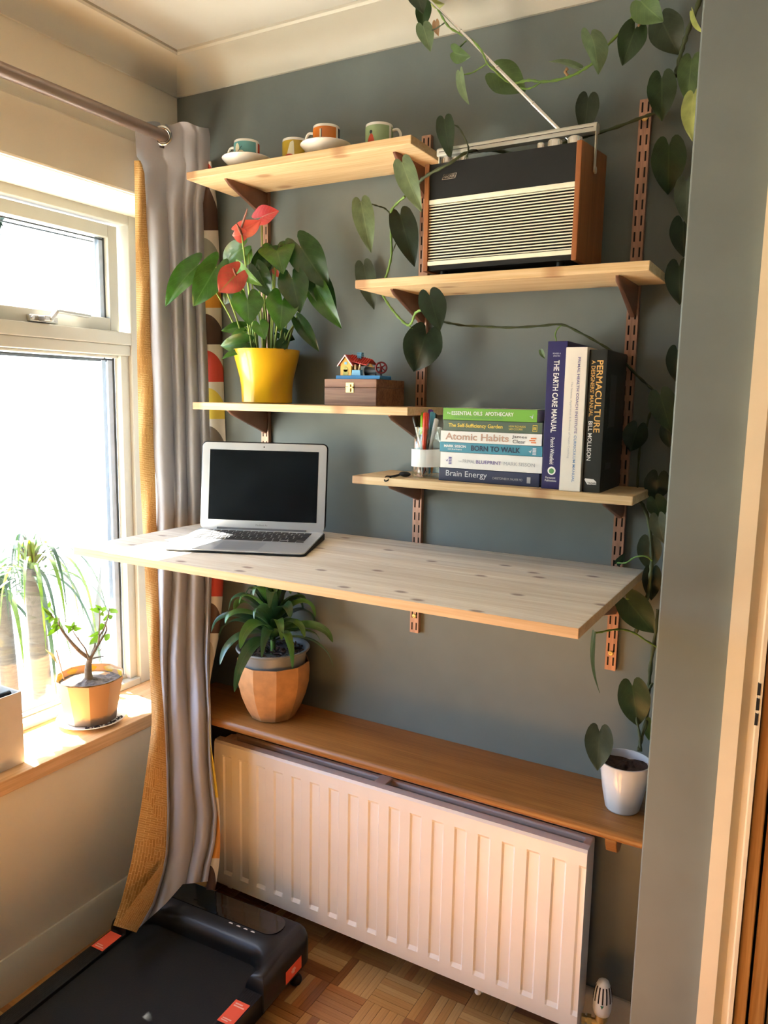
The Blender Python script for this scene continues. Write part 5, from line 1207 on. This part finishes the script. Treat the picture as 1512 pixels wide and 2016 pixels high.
# ================================================================ anthurium in the yellow pot
M['an'] = leafmat('anthurium_green', (.045, .125, .020), (.085, .18, .04), rough=.25, spec=.6)
M['an_dark'] = leafmat('anthurium_dark', (.026, .072, .020), (.05, .11, .035), rough=.24, spec=.6)
M['an_light'] = leafmat('anthurium_light', (.13, .27, .045), (.20, .34, .09), rough=.35)
M['spathe'] = leafmat('spathe_coral', (.80, .16, .13), (.84, .26, .20), rough=.28, trans=.2, spec=.6, var=.12)
M['spathe_pink'] = leafmat('spathe_pink', (.78, .11, .14), (.86, .40, .38), rough=.28, trans=.2, spec=.6, var=.12)
M['spathe_old'] = leafmat('spathe_fading', (.42, .075, .055), (.22, .20, .05), rough=.35, trans=.2, var=.3)
ac = V(.393, -.100, ZP+.0002)
an = thing('potted_anthurium', ac, 'red-flowered anthurium in a glossy yellow pot on the pine shelf', 'potted plant')
rows = []
prof = [(0, 0), (.062, 0), (.0665, .003), (.0665, .012), (.067, .040), (.070, .065), (.0755, .088), (.0815, .112), (.0855, .130), (.0860, .137), (.0845, .1375), (.0825, .130), (.079, .118), (0, .118)]
nn = 60
for r, z_ in prof:
    fc = 1 if r > .05 else 0
    rows.append([ac+V((r*(1-.030*fc*abs(math.sin(4.5*a+.3))*max(0, 1-z_/.12)))*math.cos(a), (r*(1-.030*fc*abs(math.sin(4.5*a+.3))*max(0, 1-z_/.12)))*math.sin(a), z_) for a in [2*PI*k/nn for k in range(nn)]])
b = MB(); b.grid(rows, closed=True); b.build('pot', pm('yellow_glaze', (.72, .43, .012), .28, var=.03, scale=10, coat=.4), an, smooth=50)
b = MB(); rows = []
for i in range(6):
    r = .080*i/5; rows.append([ac+V(r*math.cos(a), r*math.sin(a), .122+.006*math.sin(a*3+i*2)+.004*rnd.random()) for a in [2*PI*k/18 for k in range(18)]])
b.grid(rows, closed=True); b.build('soil', 'soil', an, smooth=0)
SMB = MB()
def stalk(B, foot, r=.0020):
    p = [foot, foot+(B-foot)*.35+V(0,0,.02), foot+(B-foot)*.75+V(0,0,.012), B]
    SMB.tube(catmull(p, 5), [r*1.2]*8+[r]*8, 6)
def AL(bx, by, tx, ty, wpx, y0, y1, mat='an', roll=0, fold=.28, droop=.16, lobe=.46, nm='leaf', st=True, lab=None, spoon=0):
    B, T = at(bx, by, y0), at(tx, ty, y1); d = ((B+T)/2-CAM).dot(_fwd)
    o = leaf(nm, B, T, wpx/FPX*d/max(.25, math.cos(math.radians(roll))), M[mat], an, roll=math.radians(roll), fold=fold, droop=droop, lobe=lobe, lab=lab, rows=9, cols=5, spoon=spoon)
    if st:
        a = math.atan2(B.y-ac.y, B.x-ac.x); rr2 = min(.05, (V(B.x, B.y, 0)-V(ac.x, ac.y, 0)).length*.45)
        stalk(B, ac+V(rr2*math.cos(a), rr2*math.sin(a), .118))
    return B, T
for a in (
    (390, 522, 321, 596, 44, -.17, -.24, 'an', 28, .4), (425, 526, 381, 602, 58, -.16, -.20, 'an', 0), (478, 488, 434, 522, 40, -.13, -.13, 'an', 20), (545, 494, 553, 520, 74, -.12, -.17, 'an', -5, .25, .3, .55),
    (540, 500, 502, 527, 34, -.11, -.14, 'an_dark', 20), (592, 486, 643, 564, 70, -.09, -.10, 'an_dark', 0), (575, 548, 589, 609, 62, -.13, -.155, 'an_dark', 0, .28, .16, .4), (618, 556, 664, 641, 46, -.08, -.10, 'an', 15),
    (622, 548, 660, 622, 48, -.075, -.08, 'an_dark', 0), (487, 590, 490, 634, 64, -.17, -.20, 'an', 0, .28, .16, .42), (556, 592, 552, 644, 66, -.15, -.19, 'an', 0, .28, .16, .42), (470, 524, 509, 563, 24, -.17, -.17, 'an_light', 30),
    (508, 532, 532, 584, 42, -.14, -.14, 'an_dark', 10), (587, 630, 626, 689, 30, -.09, -.08, 'an_dark', 0), (481, 644, 436, 650, 24, -.12, -.16, 'an', 10), (486, 674, 432, 681, 37, -.15, -.18, 'an', 0),
    (512, 640, 520, 664, 35, -.18, -.20, 'an', 0, .28, .16, .42), (478, 653, 452, 666, 16, -.13, -.15, 'an_light', 20), (470, 693, 435, 704, 12, -.17, -.20, 'an', 40), (556, 676, 546, 690, 24, -.13, -.14, 'an_dark', 0),
    (489, 498, 486, 522, 20, -.12, -.12, 'an_light', 20), (552, 656, 580, 669, 25, -.10, -.08, 'an_dark', 0), (520, 505, 500, 560, 40, -.09, -.09, 'an_dark', 0), (465, 560, 440, 600, 30, -.11, -.12, 'an_dark', 10)):
    AL(*a)
def flower(bx, by, tx, ty, wpx, y0, y1, mat, roll, spx, lab, lobe=.34, droop=.1, fold=.2, spoon=0.0):
    B, T = AL(bx, by, tx, ty, wpx, y0, y1, mat, roll, fold, droop, lobe, 'spathe', True, lab, spoon)
    if spx:
        S = at(spx[0], spx[1], y0-.03); b = MB(); b.tube([B, B+(S-B)*.5, S], [.0030, .0034, .0016], 8); b.build('spadix', pm('spadix_%d' % len(bpy.data.materials), (.25, .09, .05), .5, var=.2), an, smooth=80)
flower(474, 452, 514, 437, 34, -.15, -.13, 'spathe', 30, (487, 411), 'coral red flower bract, folded', .42)
flower(476, 462, 458, 464, 30, -.155, -.17, 'spathe', -10, (466, 440), 'coral red curled lower bract', .30, .25)
flower(515, 428, 546, 414, 36, -.10, -.09, 'spathe_pink', -20, None, 'pink-red flower bract with pale veins', .5, .2, .4)
flower(464, 541, 431, 575, 56, -.19, -.215, 'spathe_old', 0, (459, 528), 'dull red bract fading to green', .42)
flower(540, 530, 548, 546, 13, -.11, -.11, 'spathe', 10, None, 'small red bract among the stalks', .2)
for (x, y, yy) in ((500, 640, -.12), (520, 630, -.11), (536, 620, -.1), (548, 640, -.09), (528, 610, -.13), (515, 600, -.12)):
    B = at(x, y-60, yy); stalk(B, ac+V((B.x-ac.x)*.5, .01, .118), .0018)
SMB.build('stalks', pm('stalk_green', (.28, .38, .07), .45, var=.15), an, smooth=80)

# ================================================================ dracaena in a cork-coloured pot on the oak ledge
dc = V(.418, -.108, .6468)
dr = thing('potted_dracaena', dc, 'dark green dracaena in a faceted tan planter on the oak ledge', 'potted plant')
M['tan_clay'] = pm('tan_clay', (.46, .235, .095), .75, var=.14, scale=40, bmp=.15)
prof = [(0, 0), (.052, 0), (.060, .004), (.076, .034), (.090, .070), (.0985, .105), (.1005, .135), (.0990, .158), (.0985, .160), (.0955, .160), (.0960, .150), (.0955, .12), (0, .118)]
rows = []; nn = 10
def facet(a): 
    s = 2*PI/nn; t = (a % s)-s/2; return math.cos(s/2)/math.cos(t)
for r, z_ in prof:
    rows.append([dc+V(r*(1+(facet(a+.2)-1)*.85)*1.01*math.cos(a), r*(1+(facet(a+.2)-1)*.85)*1.01*math.sin(a), z_) for a in [-.2+2*PI*k/(nn*4) for k in range(nn*4)]])
b = MB(); b.grid(rows, closed=True); b.build('planter', 'tan_clay', dr, smooth=18)
b = MB(); pi_ = dc+V(0, .0, .138); b.lathe([(.070, -.06), (.0865, .0), (.0905, .045), (.0925, .052), (.0985, .0535), (.1005, .057), (.0985, .0605), (.0925, .0595), (.0895, .052), (.087, .040), (0, .038)], pi_, 48); b.build('nursery_pot', pm('grey_plastic', (.17, .185, .20), .38, var=.04), dr, smooth=60)
b = MB()
for i in range(150):
    a = rnd.uniform(0, 2*PI); r = .084*math.sqrt(rnd.random()); p = pi_+V(r*math.cos(a), r*math.sin(a), .041+rnd.uniform(0, .007)); q = Matrix.Rotation(rnd.uniform(0, 6), 3, V(rnd.uniform(-.4, .4), rnd.uniform(-.4, .4), 1).normalized())
    b.obox(p, q @ V(rnd.uniform(.008, .018), 0, 0), q @ V(0, rnd.uniform(.003, .007), 0), q @ V(0, 0, rnd.uniform(.002, .004)))
tag(b.build('bark_mulch', pm('bark_mulch', (.085, .055, .042), .9, var=.5, scale=60, bmp=.6), dr, smooth=0), kind='stuff')
b = MB(); b.tube([pi_+V(0,0,.03), pi_+V(.0,0,.08), pi_+V(.002,0,.14)], [.0075, .007, .006], 10); b.build('trunk', 'stem_green', dr, smooth=70)
M['dr_a'] = leafmat('dracaena_green', (.060, .150, .035), (.13, .25, .06), rough=.30, trans=.18)
M['dr_b'] = leafmat('dracaena_dark', (.030, .080, .034), (.07, .14, .06), rough=.28, trans=.15)
r2 = random.Random(11)
n_ = 46
for i in range(n_):
    f = i/(n_-1); az = i*2.39996+r2.uniform(-.2, .2)
    el = math.radians(12+72*f**1.2+r2.uniform(-6, 6)); ln = .172-.035*f+r2.uniform(-.02, .02)
    o = pi_+V(0, 0, .072+.075*f); d = V(math.cos(az), math.sin(az), 0)
    if d.y > .35: ln *= max(.42, .095/(ln*max(.01, d.y*math.cos(el))+.02)) if d.y*math.cos(el)*ln > .07 else 1
    cu_ = r2.uniform(.5, 1.15)*(1-.45*f)
    pts = [o, o+d*ln*.30*math.cos(el)+V(0,0,ln*.34*math.sin(el)+.008), o+d*ln*.68*math.cos(el)+V(0,0,ln*.70*math.sin(el)-ln*.02*cu_), o+d*ln*.96*math.cos(el)+V(0,0,ln*.86*math.sin(el)-ln*.22*cu_), o+d*ln*1.08*math.cos(el)+V(0,0,ln*.84*math.sin(el)-ln*.46*cu_)]
    for p_ in pts: p_.z = min(p_.z, 1.128); p_.y = min(p_.y, -.006)
    strap('leaf', pts, r2.uniform(.030, .042), M['dr_a' if r2.random() < .55 else 'dr_b'], dr, fold=.35, k=5, base=.40, twist=r2.uniform(-1.3, 1.3), taper=.75)

# ================================================================ small tree in a clay pot on the sill, paper parasol, box
SZ = .5792
bc = V(-.098, -.290, SZ+.0115)
sa = V(bc.x, bc.y, SZ); b = MB(); b.lathe([(0, 0), (.060, 0), (.064, .003), (.088, .010), (.0955, .0135), (.0945, .0155), (.086, .0130), (.066, .0085), (0, .0085)], sa, 48)
tag(b.build('plant_saucer', 'ceramic', smooth=60, origin=sa), 'white saucer under the clay pot on the windowsill', 'saucer')
b = MB(); r3 = random.Random(3)
for i in range(40):
    a = r3.uniform(-.9, .6); r = r3.uniform(.078, .088); p = sa+V(r*math.cos(a), r*math.sin(a), .0125+.001); q = Matrix.Rotation(r3.uniform(0, 6), 3, 'Z'); b.obox(p, q @ V(.006, 0, 0), q @ V(0, .003, 0), V(0,0,.002))
bo = thing('potted_bonsai', bc-V(0,0,.0025), 'small bare-branched tree with few bright leaves in a tan clay pot on the windowsill', 'potted plant')
tag(b.build('spilled_soil', 'soil', bo, smooth=0), kind='stuff')
prof = [(0, 0), (.068, 0), (.071, .003), (.073, .020), (.080, .060), (.0895, .108), (.0935, .128), (.0925, .1295), (.0905, .128), (.0865, .108), (0, .106)]
rows = []
for r, z_ in prof: rows.append([bc+V(r*(1+(facet(a+.1)-1)*.85)*1.01*math.cos(a), r*(1+(facet(a+.1)-1)*.85)*1.01*math.sin(a), z_-.0025+.004*math.sin(a-1.0)*(z_/.13)) for a in [-.1+2*PI*k/(nn*4) for k in range(nn*4)]])
m, n, bs = newmat('stained_clay'); L_ = n.links     # tan clay with a dark tide mark round the foot
tcn = node(n, 'ShaderNodeTexCoord'); sx = node(n, 'ShaderNodeSeparateXYZ'); L_.new(tcn.outputs['Object'], sx.inputs[0])
nz = node(n, 'ShaderNodeTexNoise'); nz.inputs['Scale'].default_value = 30; nz.inputs['Detail'].default_value = 6; L_.new(tcn.outputs['Object'], nz.inputs['Vector'])
ad_ = node(n, 'ShaderNodeMath', operation='MULTIPLY_ADD'); ad_.inputs[1].default_value = .035; L_.new(nz.outputs['Fac'], ad_.inputs[0]); L_.new(sx.outputs['Z'], ad_.inputs[2])
cr = ramp(n, [(.0, (.14, .10, .07)), (.040, (.17, .12, .08)), (.047, (.46, .235, .095)), (1, (.46, .235, .095))]); L_.new(ad_.outputs[0], cr.inputs[0])
L_.new(cr.outputs[0], bs.inputs['Base Color']); bs.inputs['Roughness'].default_value = .7
b = MB(); b.grid(rows, closed=True)
b.build('pot', m, bo, smooth=18)
b = MB(); b.lathe([(.0895, .1265), (.0865, .1225), (.0855, .109)], bc-V(0,0,.0015), 40, caps=False); b.build('glazed_inside', pm('ochre_glaze', (.50, .30, .02), .25), bo, smooth=60)
b = MB(); rows = []
for i in range(8):
    r = .086*i/7; rows.append([bc+V(r*math.cos(a), r*math.sin(a), .106+.012*math.exp(-(r/.03)**2)+.004*r3.random()) for a in [2*PI*k/22 for k in range(22)]])
b.grid(rows, closed=True); b.build('soil', 'soil_grey', bo, smooth=0)
XB = -.098
def br(pts, r0, r1):
    p = catmull([atx(x, y, xx) for x, y, xx in pts], 4); k = len(p)
    BR.tube(p, [r0+(r1-r0)*i/(k-1) for i in range(k)], 7)
BR = MB()
TB_ = bc+V(0, 0, .100)
p = catmull([TB_, atx(174, 1330, XB), atx(174, 1310, XB), atx(177, 1296, XB)], 4); BR.tube(p, [.019, .017, .014, .012, .011, .0105, .010, .0095, .009, .0085, .008, .0078, .0075][:len(p)], 10)
for pts, r0, r1 in (
    ([(177, 1297, XB), (160, 1285, XB), (145, 1270, XB), (130, 1252, XB-.02), (120, 1238, XB-.03), (112, 1225, XB-.04), (100, 1210, XB-.05)], .0065, .0022),
    ([(117, 1236, XB-.03), (116, 1225, XB-.03), (116, 1216, XB-.03)], .0025, .0015), ([(120, 1240, XB-.03), (126, 1228, XB-.03), (131, 1218, XB-.03)], .0012, .0008),
    ([(177, 1297, XB), (185, 1283, XB+.01), (195, 1266, XB+.01), (205, 1250, XB+.01), (210, 1238, XB+.01), (206, 1225, XB+.01)], .0050, .0018),
    ([(194, 1266, XB+.01), (195, 1255, XB+.02), (200, 1246, XB+.02), (208, 1230, XB+.02), (213, 1213, XB+.02), (216, 1197, XB+.02)], .0030, .0014),
    ([(195, 1258, XB+.02), (195, 1240, XB+.02), (196, 1220, XB+.02), (196, 1203, XB+.02)], .0020, .0012),
    ([(180, 1288, XB), (186, 1274, XB), (187, 1265, XB)], .0035, .0018), ([(176, 1298, XB), (171, 1286, XB+.02), (167, 1276, XB+.02), (155, 1260, XB+.02), (145, 1245, XB+.02), (142, 1236, XB+.02)], .0030, .0010),
    ([(158, 1264, XB+.02), (152, 1250, XB+.02), (149, 1240, XB+.02)], .0012, .0008), ([(182, 1296, XB), (193, 1294, XB), (205, 1292, XB)], .0028, .0012), ([(196, 1281, XB), (205, 1272, XB), (210, 1260, XB)], .0014, .0008), ([(137, 1258, XB+.01), (137, 1248, XB+.01), (136, 1240, XB+.01)], .0012, .0008)):
    br(pts, r0, r1)
BR.build('branches', 'bark', bo, smooth=70)
M['bo_leaf'] = leafmat('bonsai_leaf', (.10, .19, .02), (.15, .25, .04), rough=.4, trans=.3)
for bx_, by_, tx_, ty_, w_, xx in ((196, 1203, 178, 1199, 9, XB), (198, 1200, 190, 1192, 8, XB), (200, 1203, 210, 1194, 8, XB), (216, 1203, 237, 1204, 9, XB+.02), (214, 1217, 222, 1212, 9, XB+.02), (204, 1228, 194, 1243, 11, XB+.01), (195, 1245, 176, 1254, 7, XB), (195, 1256, 175, 1268, 12, XB), (205, 1256, 220, 1250, 12, XB+.02), (204, 1222, 212, 1210, 5, XB), (200, 1212, 202, 1204, 8, XB), (142, 1236, 128, 1232, 8, XB+.02), (142, 1238, 152, 1230, 7, XB+.02), (145, 1240, 162, 1236, 8, XB+.02), (140, 1238, 134, 1246, 8, XB+.02), (143, 1235, 147, 1222, 6, XB+.02), (104, 1216, 96, 1226, 9, XB-.04), (112, 1228, 100, 1236, 10, XB-.03), (112, 1236, 93, 1252, 9, XB-.03), (106, 1222, 114, 1224, 12, XB-.03), (100, 1210, 86, 1200, 6, XB-.05), (101, 1212, 84, 1196, 7, XB-.05), (97, 1195, 98, 1182, 6, XB-.05), (102, 1215, 90, 1219, 7, XB-.05), (116, 1232, 108, 1243, 8, XB-.03)):
    B, T = atx(bx_, by_, xx), atx(tx_, ty_, xx+r3.uniform(-.01, .01)); d = ((B+T)/2-CAM).dot(_fwd)
    leaf('leaf', B, T, w_/FPX*d*1.15, M['bo_leaf'], bo, roll=r3.uniform(-.5, .5), fold=.25, lobe=.05, rows=5, cols=2, droop=.15)
um = thing('paper_parasol_pick', atx(125, 1332, -.10), 'yellow paper parasol pick with a red motif stuck in the clay pot', 'ornament')
s0, s1 = atx(126, 1337, -.105), atx(111, 1280, -.12)
b = MB(); b.tube([s0, s1], .0016, 8); b.build('stick', pm('pick_stick', (.55, .25, .10), .6), um, smooth=60)
ax_ = (s1-s0).normalized(); pcn = atx(104, 1291, -.13); pa = V(.30, .62, .42).normalized()
b = MB(); b.lathe([(0, .004), (.012, .0015), (.0265, -.004), (.0265, -.0045), (.012, .001), (0, .0035)], pcn, 28, ax=pa, squash=1.0)
b.build('canopy', pm('parasol_paper', (.66, .52, .14), .8, var=.35, scale=90), um, smooth=60)
b = MB(); b.lathe([(.005, .0036), (0, .0041)], pcn+V(.0,-.004,.006), 10, ax=pa); b.build('red_motif', 'red', um, smooth=0)
wb = thing('storage_box', (-.105, -.72, SZ), 'pale open box on the windowsill at the left edge, with dark things inside', 'box')
b = MB(); X0, X1, Y0, Y1, Z1 = -.185, -.033, -.92, -.553, SZ+.190
b.box(X1-.004, X1, Y0, Y1, SZ+.0002, Z1); b.box(X0, X0+.004, Y0, Y1, SZ+.0002, Z1); b.box(X0+.004, X1-.004, Y1-.004, Y1, SZ+.0002, Z1); b.box(X0+.004, X1-.004, Y0, Y0+.004, SZ+.0002, Z1); b.box(X0+.004, X1-.004, Y0+.004, Y1-.004, SZ+.0002, SZ+.004)
b.build('shell', pm('box_card', (.66, .58, .48), .6, var=.03), wb, smooth=0, bevel=.001)
tr = thing('grey_tray', (-.11, -.73, SZ+.1), 'dark grey tray lying in the pale box on the windowsill', 'tray')
b = MB(); b.box(X0+.008, X1-.008, Y0+.01, Y1-.010, SZ+.0045, SZ+.176); b.build('body', pm('slate_plastic', (.10, .115, .12), .45), tr, smooth=0, bevel=.004)
b = MB(); b.tube([(X1-.030, Y0+.02, SZ+.182), (X1-.030, Y1-.012, SZ+.182)], .008, 10); b.tube([(X1-.030, Y1-.060, SZ+.182), (X1-.030, Y1-.052, SZ+.182)], .0095, 10); b.build('roll_edge', 'black_soft', tr, smooth=60)

# ================================================================ outside the glass
M['dp_a'] = leafmat('ponytail_green', (.014, .032, .012), (.03, .05, .02), rough=.45, trans=.2)
M['dp_b'] = leafmat('ponytail_yellow', (.05, .085, .008), (.07, .10, .012), rough=.45, trans=.3)
def palm(root, crown, n, seed, label, ln0, long_up):
    t = thing('strap_leaf_palm', root, label, 'plant')
    r4 = random.Random(seed); up = (crown-root)
    b = MB(); p = catmull([root, root+up*.4+V(.02, .01, 0), crown], 5); b.tube(p, [.040-.012*i/(len(p)-1) for i in range(len(p))], 12); b.build('trunk', pm('palm_bark_%d' % seed, (.045, .034, .024), .9, var=.3, scale=20, bmp=.6, stretch=(1, 1, 8)), t, smooth=60)
    for i in range(n):
        az = i*2.39996+r4.uniform(-.3, .3); f = i/n; el = math.radians(-5+80*f+r4.uniform(-10, 10)); ln = ln0*(1.15-.5*f)*r4.uniform(.8, 1.15)
        d = V(math.cos(az), math.sin(az), 0); o = crown+V(0,0,.06*f-.04)
        drop = ln*(.95-.65*f)*r4.uniform(.85, 1.2)
        pts = [o, o+d*ln*.22*math.cos(el)+V(0,0,ln*.26*math.sin(el)+ln*.06), o+d*ln*.50*math.cos(el)+V(0,0,ln*.45*math.sin(el)-drop*.08), o+d*ln*.70*math.cos(el)+V(0,0,ln*.45*math.sin(el)-drop*.45), o+d*ln*.80*math.cos(el)+V(0,0,ln*.36*math.sin(el)-drop*.95)]
        for p_ in pts:
            if p_.x > -.46: p_.y = min(p_.y, .02); p_.x = min(p_.x, -.30)
        strap('leaf', pts, r4.uniform(.012, .020), M['dp_b' if r4.random() < .3 else 'dp_a'], t, fold=.25, k=4, base=.7, taper=.9, twist=r4.uniform(-.6, .6))
    return t
cr_ = atx(62, 1118, -.62); rt = V(cr_.x, cr_.y, -.10)
palm(rt, cr_, 54, 5, 'strap-leaved palm with a bare trunk just outside the window', .34, .2)
cr2 = atx(2, 1165, -.95); palm(V(cr2.x-.02, cr2.y, -.10), cr2, 44, 9, 'second strap-leaved palm half out of view at the left of the window', .34, .2)
sp = thing('spear_leaf_plant', (atx(180, 1335, -.45).x, atx(180, 1335, -.45).y, -.10), 'tall pale grey pointed leaf standing outside the window beside the frame', 'plant')
tp, bt = atx(199, 1108, -.45), atx(182, 1340, -.45); foot = V(bt.x, bt.y, -.10)
b = MB(); rows = []
for i in range(13):
    s = i/12; c = foot+(bt-foot)*min(1, s*2)+(tp-bt)*max(0, s*2-1); wd = .024*max(.02, (1-max(0, s*2-1)**1.3))
    e = V(.62, .78, 0); f_ = V(.78, -.62, 0); rows.append([c-e*wd, c-e*wd*.5-f_*wd*.35, c-f_*wd*.5, c+e*wd*.5-f_*wd*.35, c+e*wd, c+e*wd*.5-f_*wd*.15, c-f_*wd*.2, c-e*wd*.5-f_*wd*.15])
b.grid(rows, closed=True); b.build('blade', pm('grey_leaf', (.09, .093, .09), .6, var=.12, scale=12, stretch=(6, 6, .6)), sp, smooth=60)

# added tree, unseen left of the window, its canopy shaped to shade the treadmill
gt = thing('added_shade_tree', (-1.38, .22, -.10), 'leafy tree added outside, unseen left of the window, to shade the treadmill', 'tree')
b = MB(); b.tube(catmull([(-1.38, .22, -.1), (-1.36, .20, 1.2), (-1.30, .12, 2.2), (-1.22, -.05, 2.55)], 5), [.05-.0022*i for i in range(16)], 10); b.tube(catmull([(-1.31, .13, 2.15), (-1.25, -.2, 2.25), (-1.2, -.6, 2.24)], 4), [.02-.0018*i for i in range(9)], 8); b.build('trunk', 'bark', gt, smooth=70)
b = MB(); r5 = random.Random(21)
for i in range(7500):
    if i % 5 < 2:
        t_, p_ = r5.uniform(0, 2*PI), math.acos(r5.uniform(-1, 1)); q = r5.random()**.45
        c = V(-1.2+.20*q*math.sin(p_)*math.cos(t_), -.08+.36*q*math.sin(p_)*math.sin(t_), 2.45+.32*q*math.cos(p_))
    else: c = V(-1.2+r5.uniform(-.10, .10), r5.uniform(-1.05, .2), 2.175+r5.uniform(-.055, .075))
    u = V(r5.uniform(-1, 1), r5.uniform(-1, 1), r5.uniform(-1, 1)).normalized(); v = u.orthogonal(); wv = u.cross(v)*r5.uniform(.020, .030); u = u*r5.uniform(.035, .05)
    b.add([c-u, c-wv, c+u, c+wv], [(0, 1, 2, 3)])
tag(b.build('foliage', 'dp_a', gt, smooth=0), kind='stuff')
b = MB(); b.prism(cov, (1.44, -0.30, 0), (0,-1,0), (0,0,1), (1.86, 0, 0)); struct(b.build('trim_4', 'cream_paint', smooth=35))
